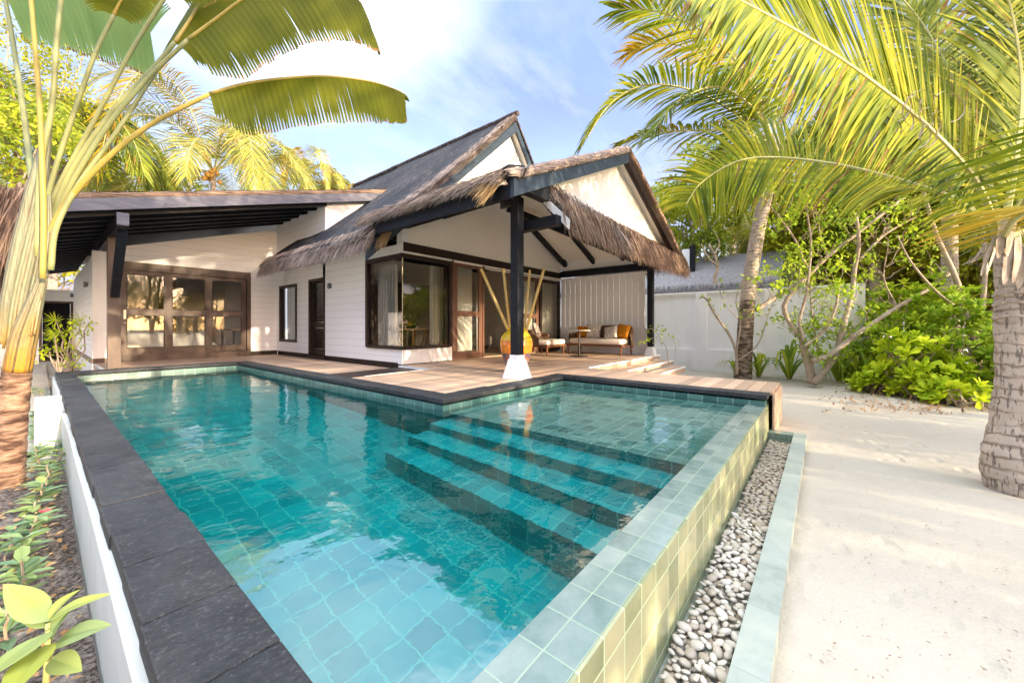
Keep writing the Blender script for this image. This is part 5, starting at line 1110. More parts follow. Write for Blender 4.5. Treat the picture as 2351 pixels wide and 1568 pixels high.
# --- palms further off: a shared crown copied about
def far_palm(name, label, base, height, crownr, nf, mats, group=None, lean=(0, 0), seed=0, nuts=False, nl=44, upb=.5, w=.075):
    rs = random.Random(seed); o = thing(name, label, 'palm', base, group); b = V(base); top = b + V((lean[0], lean[1], height)); mb = MB(); trunk(mb, [b - ZUP*.2, b.lerp(top, .5) + V((lean[0], lean[1], 0))*-.12, top], [.22, .15, .13], 12, 24); build('trunk', mb, M['palm_bark'], o, smooth=True)
    for i in range(nf):
        a = 2*math.pi*(i*.381966) + rs.uniform(-.2, .2); e = rs.uniform(-.25, 1.0)*upb*1.6 + .12; L = crownr*rs.uniform(.82, 1.1); hd = V((math.cos(a), math.sin(a), 0)); pts = [top, top + hd*L*.3 + ZUP*L*(.28*e + .10), top + hd*L*.62 + ZUP*L*(.36*e + .02), top + hd*L*.86 + ZUP*L*(.20*e - .16), top + hd*L*.98 + ZUP*L*(-.02*e - .38)]
        leaf_part('frond', o, mats if i % 4 else (GM if rs.random() < .5 else mats), pts, crownr*.30, nl, droop=.6, w=w, rr=.03, seg=2, start=.12)
    if nuts:
        for i in range(14):
            a = rs.uniform(0, 6.28); c = top + V((math.cos(a)*rs.uniform(.15, .4), math.sin(a)*rs.uniform(.15, .4), rs.uniform(-.45, .05))); mb = MB(); mb.ellipsoid(c, .12, .12, .15, 10, 8); build('coconut', mb, M['nuts'], o, smooth=True)
    return o
g = at(490, 749, 21); far_palm('coconut_palm', 'sunlit yellow coconut palm with orange nuts rising behind the wing roof', (g.x, g.y, 0), 9.7, 5.6, 24, SM, seed=3, nuts=True, nl=84, upb=.95, w=.05)
g = at(700, 749, 31); far_palm('coconut_palm', 'small distant coconut palm just above the thatched wing roof ridge', (g.x, g.y, 0), 13.0, 3.4, 14, SM, 'distant palms behind the villa', seed=5, nl=60, upb=1.0, w=.07)
g = at(752, 749, 34); far_palm('coconut_palm', 'distant palm tuft nearest the main thatched roof slope', (g.x, g.y, 0), 13.6, 2.6, 12, SM, 'distant palms behind the villa', seed=8, nl=36, upb=.9, w=.11)
g = at(835, 749, 34); far_palm('coconut_palm', 'faint distant palm half hidden by the main roof', (g.x, g.y, 0), 12.6, 2.4, 10, SM, 'distant palms behind the villa', seed=9, nl=36, upb=.9, w=.11)
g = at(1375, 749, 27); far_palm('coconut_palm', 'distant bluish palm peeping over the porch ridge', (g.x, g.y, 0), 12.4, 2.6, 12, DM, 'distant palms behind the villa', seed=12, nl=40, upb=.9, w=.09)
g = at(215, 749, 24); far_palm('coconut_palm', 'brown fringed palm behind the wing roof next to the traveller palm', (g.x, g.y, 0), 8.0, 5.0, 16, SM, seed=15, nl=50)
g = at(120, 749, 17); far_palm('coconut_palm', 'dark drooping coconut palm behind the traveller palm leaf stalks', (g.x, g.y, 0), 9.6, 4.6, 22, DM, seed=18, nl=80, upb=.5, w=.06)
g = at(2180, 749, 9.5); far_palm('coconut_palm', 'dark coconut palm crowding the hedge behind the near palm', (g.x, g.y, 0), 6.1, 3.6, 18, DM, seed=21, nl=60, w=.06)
g = at(2010, 749, 13); far_palm('coconut_palm', 'green coconut palm behind the shrubs with long hanging leaves', (g.x, g.y, 0), 7.2, 4.2, 18, FM, seed=24, nl=56, w=.07)
g = at(1680, 749, 20); far_palm('coconut_palm', 'pale palm beyond the neighbouring thatched roof', (g.x, g.y, 0), 5.6, 3.4, 14, SM, seed=27, nl=44)
# ================================================================ traveller palm
tb0 = onZ(20, 1112, .06); TD = (tb0 - CAM).dot(FW)
tp = thing('traveller_palm', 'fan shaped traveller palm with pale leaf stalks in the planting bed', 'palm', tb0)
mb = MB(); trunk(mb, [at(14, 1125, TD), at(22, 1050, TD), at(30, 940, TD), at(40, 845, TD)], [.094, .088, .082, .078], 26, 46, ring=.03); build('trunk', mb, M['orange_bark'], tp, smooth=True)
mb = MB(); trunk(mb, [at(40, 850, TD - .02), at(56, 770, TD - .03), at(78, 700, TD - .05), at(98, 640, TD - .06)], [.078, .074, .050, .028], 40, 30, ring=.004, streak=True); build('leaf_sheath', mb, M['sheath'], tp, smooth=True)
mb = MB(); trunk(mb, [at(20, 790, TD + .04), at(36, 690, TD + .05), at(62, 560, TD + .06), at(85, 440, TD + .06), at(112, 285, TD + .07)], [.055, .078, .080, .062, .02], 46, 40, ring=.004, streak=True); build('leaf_sheath', mb, M['sheath'], tp, smooth=True)
mb = MB()
for k in range(9): mb.tube(spline([at(8 + k*9, 800 - k*4, TD - .02 - .006*k), at(22 + k*9, 690, TD - .05), at(50 + k*8.5, 570, TD - .05), at(84 + k*4, 450, TD - .02)], 16), [.008 + .003*math.sin(i*.2) for i in range(17)], 10, streak=True)
build('folded_sheath', mb, M['sheath'], tp, smooth=True)
def blade(mb, mid, w1, w2, s1, s2, n, dr1=.3, dr2=.3, seg=6, taper=None, split=.12, m=0):
    """two half blades torn into strips along a midrib"""
    N = 60; sp = spline(mid, N)
    for i in range(n):
        s = (i + .5)/n; x = s*N; j = min(int(x), N-1); p = sp[j].lerp(sp[j+1], x-j); T = (sp[min(j+1, N)] - sp[max(j-1, 0)]).normalized(); seglen = sum((sp[q+1]-sp[q]).length for q in range(N))/n
        k = (math.sin(math.pi*min(1, (s*.93 + .07)))**.42) if taper is None else taper(s)
        grp = i // 3; rs = random.Random(grp*13 + n); cj = rs.uniform(-.015, .015)
        for W, sd, dr in ((w1, s1, dr1), (w2, s2, dr2)):
            L = W*k*(1 + rs.uniform(-.02, .03) + ru(-.008, .008)); d = (V(sd) + T*(.42 + cj - .12*s)).normalized(); ps = [p]; ws = [seglen*1.3]
            slit = (hash((i, n)) % 7) in (0, 3); f0 = rs.uniform(.25, .6) if slit else .94
            for q in range(seg):
                d = (d + V((0, 0, -dr*(q + .3)/seg))).normalized(); ps.append(ps[-1] + d*L*(.19 if q < seg-1 else .05)); f = min(1, .19*(q+1)/.95)
                ws.append(seglen*(1.32 - (split*(f - f0)/(1 - f0)*5.0 if f > f0 else 0)))
            tw = T + V((0, 0, ru(-.04, .04))) + d.cross(T)*(.10 if i % 2 else -.10)
            mb.strip(ps, ws, tw.normalized(), min(1, max(0, .5 + .35*nz((grp*.35, n, 1)) + ru(-.05, .05))), m)
            if rnd() < .6: mb.m[-1] = 1
def tleaf(pet, mid, w1, w2, s1, s2, n, pr=(.025, .016), pmat=None, lmat=None, dr=(.3, .3), taper=None, split=.14):
    lf = sub('leaf', tp, pet[0]); mb = MB(); sp = spline(pet, 24); pr = (pr[0]*.78, pr[1]*.80); mb.tube(sp, [pr[0] + (pr[1]-pr[0])*i/24 for i in range(25)], 10); build('petiole', mb, pmat or M['petiole'], lf, smooth=True)
    if mid:
        mb = MB(); blade(mb, mid, w1, w2, s1, s2, n, dr[0], dr[1], taper=taper, split=split); build('blade', mb, [lmat or M['fan_leaf'], M['dry_edge']], lf)
        mb = MB(); m2 = spline(mid, 30); mb.tube(m2, [pr[1]*(1 - .85*i/30) for i in range(31)], 8); build('midrib', mb, M['yellow_petiole'], lf, smooth=True)
D0 = TD
dn = (-ZUP - FW*.18).normalized(); upb = (FW*.8 + ZUP*.42).normalized()
# the low leaf that reaches far out to the right
tleaf([at(104, 560, D0-.02), at(150, 470, D0-.05), at(240, 370, D0-.1), at(340, 290, D0-.14), at(482, 216, D0-.2)], [at(482, 216, D0-.2), at(560, 194, D0-.24), at(650, 181, D0-.28), at(750, 176, D0-.3), at(850, 188, D0-.3), at(905, 205, D0-.3), at(928, 216, D0-.3)], .47, .22, dn, upb, 80, (.030, .017), M['yellow_petiole'], dr=(.10, .5), taper=lambda s: min(1, .30 + 5.5*s)**.7*(1 - .55*s**1.6)*(1 if s < .93 else max(.12, (1-s)/.07)), split=.12)
# the big leaf at the top
tleaf([at(100, 585, D0), at(150, 450, D0-.04), at(240, 300, D0-.1), at(340, 180, D0-.16), at(432, 92, D0-.2)], [at(432, 92, D0-.2), at(500, 42, D0-.25), at(570, -8, D0-.3), at(650, -36, D0-.34), at(740, -36, D0-.36), at(806, -12, D0-.38), at(828, 6, D0-.38)], .62, .50, (RT*.30 - ZUP*.92 - FW*.15).normalized(), (-RT*.35 + ZUP*.55 + FW*.6).normalized(), 76, (.0235, .0165), dr=(.14, .4), taper=lambda s: min(1, .5 + 4*s)**.7*(1 - .30*s**1.8)*(1 if s < .95 else .6), split=.12)
tleaf([at(108, 540, D0+.04), at(160, 400, D0+.02), at(260, 255, D0), at(345, 165, D0-.03), at(402, 98, D0-.05)], [at(402, 98, D0-.05), at(440, 40, D0), at(480, -30, D0+.1), at(530, -110, D0+.2)], .42, .36, (RT*.5 - ZUP*.8 + FW*.2).normalized(), (-RT*.7 - ZUP*.6).normalized(), 50, (.028, .018), dr=(.5, .7), split=.3)
tleaf([at(96, 560, D0+.03), at(130, 440, D0+.02), at(215, 280, D0), at(300, 120, D0-.03), at(388, -20, D0-.06)], [at(388, -20, D0-.06), at(430, -100, D0-.1), at(500, -190, D0-.1)], .42, .42, (RT*.6 - ZUP*.7).normalized(), (-RT*.8 - ZUP*.2).normalized(), 40, (.0235, .0165), dr=(.4, .4))
tleaf([at(92, 560, D0+.05), at(118, 420, D0+.05), at(170, 260, D0+.05), at(220, 120, D0+.04), at(262, 35, D0+.03)], [at(262, 35, D0+.03), at(290, -20, D0), at(330, -90, D0)], .30, .30, (RT*.7 - ZUP*.5).normalized(), (-RT*.8).normalized(), 24, (.023, .0165), dr=(.4, .4))
tleaf([at(86, 590, D0-.05), at(92, 400, D0-.07), at(120, 240, D0-.07), at(130, 100, D0-.08), at(146, -60, D0-.08)], [at(146, -60, D0-.08), at(160, -140, D0), at(190, -220, D0)], .4, .4, (RT*.8 - ZUP*.3), (-RT*.8 - ZUP*.3), 30, (.024, .020), dr=(.4, .4))
tleaf([at(98, 640, D0-.14), at(100, 480, D0-.16), at(92, 260, D0-.16), at(80, 100, D0-.16), at(66, -60, D0-.16)], [at(66, -60, D0-.16), at(40, -160, D0), at(10, -240, D0)], .4, .4, (RT*.8 - ZUP*.3), (-RT*.8 - ZUP*.3), 30, (.023, .0165), M['yellow_petiole'], dr=(.4, .4))
tleaf([at(116, 620, D0-.1), at(130, 520, D0-.1), at(190, 410, D0-.05), at(270, 300, D0), at(380, 130, D0+.1)], None, 0, 0, None, None, 0, (.026, .016))
# a broad pale leaf seen face on behind the stalks
tleaf([at(80, 480, D0+.3), at(60, 300, D0+.45), at(30, 100, D0+.55), at(10, -10, D0+.6)], [at(10, -20, D0+.6), at(100, -26, D0+.62), at(190, -14, D0+.62), at(280, 20, D0+.62), at(345, 75, D0+.6)], .62, .4, (-ZUP - RT*.10 + FW*.1).normalized(), (ZUP*.9 + RT*.3).normalized(), 60, (.03, .02), lmat=M['fan_leaf_pale'], dr=(.06, .2), taper=lambda s: .75 + .25*math.sin(math.pi*s), split=.13)
# ================================================================ broadleaf trees and shrubs
def leafquad(mb, p, d, n, L, w, m=0, fold=.0, r=None):
    """pointed leaf: base, two shoulders, tip"""
    s_ = d.cross(n).normalized(); mb.add([p, p + d*L*.42 + s_*w/2 + n*fold, p + d*L, p + d*L*.42 - s_*w/2 + n*fold], [(0, 1, 2, 3)], r, m)
def rvec(): return V((R.gauss(0, 1), R.gauss(0, 1), R.gauss(0, 1))).normalized()
def cloud(mb, clumps, n, size, flat=.5, ratio=.5):
    """leaf clumps: (centre, radius); leaves thickest near each clump's outside"""
    for c, r_ in clumps:
        c = V(c); k = int(n*ru(.7, 1.3)); br = rnd()
        for i in range(k):
            q = rvec(); q.z *= .75; p = c + q*r_*(rnd()**.45); d = (rvec() + q*.7 + V((0, 0, -.25))).normalized(); nn = (rvec() + ZUP*flat).normalized(); L = size*ru(.6, 1.25)
            leafquad(mb, p, d, nn, L, L*ratio, 0, 0, min(1, max(0, .62*br + .45*rnd() - .05)))
def branch_path(a, b, wob, n=7):
    a, b = V(a), V(b); return [a.lerp(b, i/n) + (V((ru(-1, 1), ru(-1, 1), ru(-1, 1)))*wob*math.sin(math.pi*i/n) if 0 < i < n else V((0, 0, 0))) for i in range(n+1)]
def tree(name, label, base, height, crown_c, crown_r, nclump, nleaf, size, mat, group=None, stems=1, seed=1, clump_r=(.5, .95), bark='bark', tr=.16, shell=.55):
    global R
    R.seed(seed*101 + 7); o = thing(name, label, 'tree', base, group); b = V(base); cc = V(crown_c); cr = V(crown_r); clumps = []
    for i in range(nclump):
        q = rvec(); k = shell + (1-shell)*rnd(); c = cc + V((q.x*cr.x, q.y*cr.y, q.z*cr.z))*k; clumps.append((c, ru(*clump_r)))
    mb = MB(); hub = cc - V((0, 0, cr.z*.6)); st = []
    for s_ in range(stems):
        e = hub + V((ru(-1, 1)*cr.x*.4, ru(-1, 1)*cr.y*.4, ru(-.2, .3))) if stems > 1 else hub; bb = b + V((ru(-.3, .3), ru(-.3, .3), 0))*(stems > 1) - ZUP*.1; p = branch_path(bb, e, .18); mb.tube(p, [tr*(1 - .5*i/7) for i in range(8)], 9); st.append(p)
    for c, r_ in clumps[::2]:
        p = st[int(rnd()*len(st))]; a = p[int(ru(4, 7.9))]; mb.tube(branch_path(a, c, .22), [tr*.36*(1 - .8*i/7) for i in range(8)], 6)
    build('trunk', mb, M[bark], o, smooth=True); mb = MB(); cloud(mb, clumps, nleaf, size); build('crown', mb, mat, o); return o
def g3(u, v, d): return tuple(at(u, v, d))
# left, behind the wing
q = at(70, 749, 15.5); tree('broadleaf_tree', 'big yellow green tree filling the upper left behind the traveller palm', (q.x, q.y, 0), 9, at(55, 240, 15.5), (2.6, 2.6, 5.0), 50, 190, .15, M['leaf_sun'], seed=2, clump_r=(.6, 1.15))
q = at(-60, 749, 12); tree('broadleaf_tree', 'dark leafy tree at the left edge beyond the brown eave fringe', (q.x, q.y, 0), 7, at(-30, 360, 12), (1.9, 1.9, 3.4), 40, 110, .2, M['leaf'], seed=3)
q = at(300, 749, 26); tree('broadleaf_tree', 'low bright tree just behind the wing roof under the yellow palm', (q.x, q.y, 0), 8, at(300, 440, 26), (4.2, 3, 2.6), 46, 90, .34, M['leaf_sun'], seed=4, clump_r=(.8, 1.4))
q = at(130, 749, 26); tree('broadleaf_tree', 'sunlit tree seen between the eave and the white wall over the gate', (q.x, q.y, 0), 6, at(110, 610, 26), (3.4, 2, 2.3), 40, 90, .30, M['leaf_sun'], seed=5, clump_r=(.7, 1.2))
# right, behind the white wall
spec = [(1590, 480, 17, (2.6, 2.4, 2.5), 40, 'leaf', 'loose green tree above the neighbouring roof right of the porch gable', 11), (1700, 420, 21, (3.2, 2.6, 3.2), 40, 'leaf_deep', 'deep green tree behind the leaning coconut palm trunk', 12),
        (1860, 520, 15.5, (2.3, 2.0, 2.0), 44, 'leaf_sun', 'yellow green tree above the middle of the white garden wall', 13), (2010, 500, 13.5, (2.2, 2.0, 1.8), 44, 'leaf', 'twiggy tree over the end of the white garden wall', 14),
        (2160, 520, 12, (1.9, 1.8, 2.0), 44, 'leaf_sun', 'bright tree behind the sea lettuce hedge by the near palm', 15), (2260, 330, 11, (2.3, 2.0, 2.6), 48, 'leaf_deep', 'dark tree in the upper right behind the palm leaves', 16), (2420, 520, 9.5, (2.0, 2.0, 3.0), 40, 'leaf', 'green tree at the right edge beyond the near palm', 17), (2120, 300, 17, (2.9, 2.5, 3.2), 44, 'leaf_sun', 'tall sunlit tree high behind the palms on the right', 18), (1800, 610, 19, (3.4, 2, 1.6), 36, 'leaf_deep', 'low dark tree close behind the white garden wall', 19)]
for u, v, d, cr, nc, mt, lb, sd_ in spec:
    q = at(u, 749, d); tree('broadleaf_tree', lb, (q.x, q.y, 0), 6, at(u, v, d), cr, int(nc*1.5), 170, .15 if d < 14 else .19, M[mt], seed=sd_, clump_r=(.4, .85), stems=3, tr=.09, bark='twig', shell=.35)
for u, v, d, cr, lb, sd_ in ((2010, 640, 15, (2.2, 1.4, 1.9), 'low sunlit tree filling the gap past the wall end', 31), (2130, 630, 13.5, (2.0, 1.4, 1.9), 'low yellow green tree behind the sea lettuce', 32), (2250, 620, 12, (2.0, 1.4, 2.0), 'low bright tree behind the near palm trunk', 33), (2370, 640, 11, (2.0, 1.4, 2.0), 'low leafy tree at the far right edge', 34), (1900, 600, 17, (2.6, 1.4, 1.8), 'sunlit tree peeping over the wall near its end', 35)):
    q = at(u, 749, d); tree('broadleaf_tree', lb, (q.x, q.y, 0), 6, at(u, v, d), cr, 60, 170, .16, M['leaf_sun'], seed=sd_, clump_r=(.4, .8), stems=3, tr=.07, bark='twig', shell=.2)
# multi stemmed tree in front of the wall: limbs read off the photo, all within half a metre of depth
sd0 = 8.35; mt_ = thing('frangipani_tree', 'crooked many stemmed tree with sparse leaves at the foot of the white wall', 'tree', onZ(1862, 876, 0))
limbs = [([(1866, 880), (1858, 840), (1848, 805), (1842, 780)], .085, .065, 0), ([(1842, 780), (1812, 740), (1800, 700), (1830, 660), (1850, 640), (1900, 590), (1990, 520), (2080, 450)], .05, .03, .0), ([(1850, 640), (1800, 670), (1735, 712)], .045, .05, .05),
         ([(1845, 785), (1836, 735), (1848, 690), (1856, 640), (1862, 560), (1850, 470)], .035, .015, -.1), ([(1868, 880), (1898, 845), (1920, 810), (1938, 740), (1955, 680), (1962, 620), (1972, 560), (1965, 490)], .07, .03, -.15), ([(1866, 828), (1905, 815), (1950, 780), (2000, 745), (2060, 705), (2130, 665), (2190, 620)], .06, .032, -.3),
         ([(1846, 795), (1880, 770), (1905, 740), (1920, 700), (1926, 660)], .035, .022, -.2), ([(1880, 812), (1870, 760), (1862, 700), (1858, 640)], .022, .014, .1), ([(1860, 640), (1830, 560), (1790, 500), (1740, 440)], .026, .012, .1), ([(1970, 600), (2030, 540), (2100, 500)], .03, .014, 0), ([(1900, 590), (1880, 520), (1900, 450)], .022, .01, .1), ([(2060, 705), (2030, 640), (2040, 560)], .018, .008, -.2)]
mb = MB(); tips = []
for pl, r0, r1, dd in limbs:
    pts = spline([at(u, v, sd0 + dd + .05*math.sin(i*1.7)) for i, (u, v) in enumerate(pl)], 18); mb.tube(pts, [r0 + (r1-r0)*i/18 for i in range(19)], 9); tips.append((pts[-1], dd))
    for k in (6, 9, 12, 15, 17):
        for _ in range(2):
            a = pts[k]; e = a + V((ru(-.5, .5), ru(-.5, .5), ru(.15, .75))); mb.tube(branch_path(a, e, .06, 5), [.010, .009, .008, .006, .005, .003], 5); tips.append((e, dd))
build('trunk', mb, M['twig'], mt_, smooth=True); mb = MB()
for e, dd in tips:
    for i in range(30 if rnd() < .62 else 8): leafquad(mb, e + rvec()*ru(.02, .24), (rvec() + ZUP*.2).normalized(), (rvec() + ZUP).normalized(), ru(.08, .15), ru(.035, .06))
for i in range(34):
    u, v = R.choice([(ru(1760, 2150), ru(420, 600)), (ru(1850, 1960), ru(720, 830))]) if i < 30 else (ru(1880, 1950), ru(780, 860)); c = at(u, v, sd0 + ru(-.35, .3))
    for k in range(24): leafquad(mb, c + rvec()*ru(.02, .26), (rvec() + ZUP*.2).normalized(), (rvec() + ZUP).normalized(), ru(.08, .15), ru(.035, .06))
build('leaves', mb, M['leaf_mid'], mt_)
def slim(label, pl, d, r0, r1, leafm, nl, cat='tree', name='sapling'):
    o = thing(name, label, cat, at(pl[0][0][0][0], pl[0][0][0][1], d)); mb = MB(); tt = []
    for path, a, b in pl:
        pts = spline([at(u, v, d + .04*i) for i, (u, v) in enumerate(path)], 14); mb.tube(pts, [a + (b-a)*i/14 for i in range(15)], 7); tt += pts[6::2]
    build('stem', mb, M['twig'], o, smooth=True); mb = MB()
    for i in range(nl):
        c = R.choice(tt); leafquad(mb, c + rvec()*ru(.01, .16), (rvec() + ZUP*.3).normalized(), (rvec() + ZUP).normalized(), ru(.07, .13), ru(.03, .055))
    build('leaves', mb, leafm, o); return o
slim('thin bare sapling between the screen post and the leaning palm trunk', [([(1692, 860), (1690, 810), (1675, 770), (1640, 720), (1625, 690), (1610, 680)], .035, .022), ([(1690, 812), (1700, 740), (1690, 690), (1705, 640)], .022, .008), ([(1692, 830), (1740, 790), (1765, 720), (1790, 660)], .018, .006), ([(1700, 740), (1660, 690), (1650, 640)], .012, .004)], 9.45, .03, .01, M['leaf_mid'], 110)
slim('arching creeper stems with small leaves beside the far verandah post', [([(1535, 835), (1530, 800), (1515, 775), (1497, 755), (1480, 760)], .010, .004), ([(1545, 836), (1552, 810), (1548, 785), (1530, 765), (1510, 757)], .008, .003), ([(1520, 790), (1505, 775), (1480, 782), (1462, 792)], .006, .003)], 10.0, .01, .004, M['leaf_mid'], 70, 'plant', 'creeper')
slim('slender forked tree rising behind the white wall before the grey thatch', [([(1640, 690), (1641, 640), (1648, 610), (1640, 585), (1628, 560)], .07, .035), ([(1648, 612), (1625, 590), (1610, 560)], .04, .02), ([(1640, 585), (1652, 560), (1640, 530)], .03, .015)], 13.6, .06, .02, M['leaf'], 60)
# sea lettuce hedge: rosettes of fleshy leaves on bent stems
def rosette(mb, c, axis, size, n=10, m=0):
    axis = axis.normalized(); a = axis.cross(V((.3, .5, .2))).normalized(); b = axis.cross(a); br = rnd()
    for i in range(n):
        f = 2.399*i; e = .15 + .85*i/n; d = (a*math.cos(f) + b*math.sin(f))*e + axis*(1.05 - .8*e); d.normalize(); L = size*ru(.7, 1.05)*(.6 + .4*e); n_ = (axis - d*axis.dot(d)).normalized(); s_ = d.cross(n_); w_ = L*.40; p = c
        p1 = p + d*L*.55 - n_*L*.02; p2 = p + d*L*.92 - n_*L*.10; r_ = min(1, max(0, br*.7 + .4*rnd()))
        mb.add([p - s_*w_*.12, p + s_*w_*.12, p1 + s_*w_*.42 + n_*L*.05, p1, p1 - s_*w_*.42 + n_*L*.05, p2 + s_*w_*.40, p2 + d*L*.06, p2 - s_*w_*.40], [(0, 1, 2, 3), (0, 3, 4), (3, 2, 5, 6), (3, 6, 7, 4)], r_, m)
def shrub(label, base, radii, n, size, mat, lean=V((0, 0, 0)), group='sea lettuce shrubs', name='sea_lettuce_shrub', stems=26, lowcut=.12):
    o = thing(name, label, 'shrub', base, group); b = V(base); mb = MB(); sm = MB()
    for i in range(n):
        q = rvec(); q.z = abs(q.z)*1.05 - .12; k = ru(.72, 1.04); c = b + V((q.x*radii[0], q.y*radii[1], max(lowcut, q.z*radii[2] + .12)))*1.0; c = b + (c - b)*k; c.z = max(c.z, lowcut)
        rosette(mb, c, (q + ZUP*.7 + rvec()*.35), size*ru(.8, 1.2), 10)
        if i < stems: sm.tube(branch_path(b + V((ru(-.3, .3)*radii[0], ru(-.3, .3)*radii[1], -.03)), c, .16, 6), [.022, .02, .018, .016, .013, .011, .008], 6)
    build('stems', sm, M['twig'], o, smooth=True); build('foliage', mb, mat, o); return o
def sg(u, v): q = onZ(u, v, 0); return q
q = at(2050, 800, 9.2); shrub('tall green sea lettuce shrub right behind the end of the white wall', (q.x, q.y, 0), (1.0, 1.0, 2.35), 260, .25, M['leaf_mid'])
q = at(2150, 800, 8.0); shrub('large mid green sea lettuce shrub left of the near coconut palm', (q.x, q.y, 0), (1.15, 1.1, 2.25), 280, .25, M['leaf_mid'])
q = at(2250, 800, 7.0); shrub('shaded sea lettuce shrub close behind the near coconut palm trunk', (q.x, q.y, 0), (.95, .95, 2.05), 200, .19, M['leaf_deep'])
q = at(2100, 800, 7.15); shrub('bright lime sea lettuce shrub bulging over the sand at the front', (q.x, q.y, 0), (.70, .66, 1.15), 90, .26, M['leaf_lime'])
q = sg(2035, 905); shrub('low lime sea lettuce clump spilling onto the sand by the wall end', (q.x, q.y, 0), (.50, .50, .42), 44, .23, M['leaf_lime'], lowcut=.06, stems=14)
q = sg(2120, 920); shrub('low lime sea lettuce clump midway along the sand edge', (q.x, q.y, 0), (.45, .45, .40), 38, .23, M['leaf_lime'], lowcut=.06, stems=14)
q = sg(2215, 935); shrub('small lime sea lettuce clump beside the palm trunk on dry twigs', (q.x, q.y, 0), (.36, .36, .32), 22, .22, M['leaf_lime'], lowcut=.05, stems=16)
q = sg(1975, 880); shrub('small lime shrub at the foot of the white wall end', (q.x, q.y, 0), (.35, .35, .30), 22, .22, M['leaf_lime'], lowcut=.05, stems=8)
q = at(2420, 800, 6.4); shrub('green shrub at the right edge behind the near palm', (q.x, q.y, 0), (1.0, 1.0, 1.5), 140, .2, M['leaf_mid'])
# twig litter under the hedge
mb = MB()
for i in range(700):
    c = onZ(ru(1960, 2330), ru(868, 945), .02); 
    if (c - CAM).dot(FW) < 5.6: continue
    d = V((ru(-1, 1), ru(-1, 1), ru(-.1, .3))).normalized(); mb.strip([c, c + d*.1 + ZUP*.02, c + d*ru(.15, .3)], [.012, .010, .003], d.cross(ZUP).normalized())
for i in range(500):
    c = onZ(ru(1880, 2340), ru(866, 948), .015); leafquad(mb, c, (rvec()*V((1, 1, .1)).length).normalized(), (ZUP + rvec()*.3).normalized(), ru(.05, .1), ru(.025, .05))
tag(build('leaf_litter', mb, M['litter']), kind='stuff')
# slanting bare trunks in the hedge
slim('old leaning trunk behind the sea lettuce near the right palm', [([(2250, 900), (2240, 800), (2215, 720), (2195, 640), (2150, 540), (2120, 440)], .07, .03), ([(2240, 800), (2255, 700), (2262, 600), (2250, 480)], .05, .025), ([(2215, 720), (2150, 670), (2090, 600), (2060, 540)], .03, .012)], 7.6, .1, .05, M['leaf'], 40)
# strap leaved lilies on the sand
def lily(label, base, n, L, w, mat):
    o = thing('spider_lily', label, 'plant', base, 'strap leaved lilies along the wall'); b = V(base); mb = MB()
    for i in range(n):
        a = 2.399*i + ru(-.2, .2); e = ru(.35, 1.15); hd = V((math.cos(a), math.sin(a), 0)); l = L*ru(.7, 1.1); pts = spline([b + hd*.02, b + hd*l*.30*e + ZUP*l*.55/(.6+e*.5), b + hd*l*.72*e + ZUP*l*(.72/(.55+e*.6)), b + hd*l*1.02*e + ZUP*l*(.78/(.6+e) - .32*e)], 9); s_ = V((-math.sin(a), math.cos(a), 0)); mb.strip(pts, [w*.6, w*.85, w, w, w*.95, w*.9, w*.75, w*.55, w*.3, .004], s_)
    build('leaves', mb, mat, o); mb = MB(); mb.tube([b - ZUP*.05, b + ZUP*.10], [.05, .03], 8); build('stem', mb, M['twig'], o)
for (u, v, n, L, lb) in ((1742, 868, 14, .75, 'spider lily tuft close to the leaning palm trunk'), (1812, 872, 22, 1.0, 'broad spider lily left of the crooked tree'), (1925, 878, 18, 1.1, 'tall spider lily with wide leaves right of the crooked tree'), (1962, 882, 14, .85, 'yellowing spider lily by the wall end'), (2000, 876, 13, .9, 'spider lily half under the sea lettuce'), (1690, 862, 9, .55, 'small spider lily on the verandah side of the leaning palm')):
    q = sg(u, v); lily(lb, (q.x, q.y, 0), n, L, .075, M['lily'])
# shrub by the gate
q = at(150, 820, 8.3); o = thing('umbrella_plant', 'yellow lit bushy plant in front of the dark gate beside the wing wall', 'shrub', (q.x, q.y, .05)); b = V((q.x, q.y, .05)); sm = MB(); mb = MB()
for i, (u, v) in enumerate(((128, 735), (186, 735), (140, 758), (165, 762), (120, 775), (205, 740), (196, 764), (110, 800), (130, 800), (150, 800), (175, 790), (160, 825), (185, 835), (125, 765), (100, 812), (170, 745))):
    c = at(u, v, 8.25 + ru(-.25, .25)); sm.tube(branch_path(b + V((ru(-.1, .1), ru(-.1, .1), 0)), c, .08, 6), [.022, .02, .017, .014, .012, .01, .006], 6)
    if i in (0, 1, 13):
        for k in range(16): a = 2*math.pi*k/16; d = (RT*math.cos(a) + ZUP*(math.sin(a)*.8 + .1) - FW*ru(.1, .5)).normalized(); mb.strip([c, c + d*.1, c + d*ru(.18, .24)], [.006, .016, .003], d.cross(FW).normalized())
    else:
        for k in range(26): leafquad(mb, c + rvec()*ru(.02, .17), (rvec() + V((0, 0, -.2))).normalized(), (rvec()*.6 + ZUP).normalized(), ru(.07, .13), ru(.03, .05))
build('stems', sm, M['twig'], o, smooth=True); build('foliage', mb, M['leaf_lime'], o)
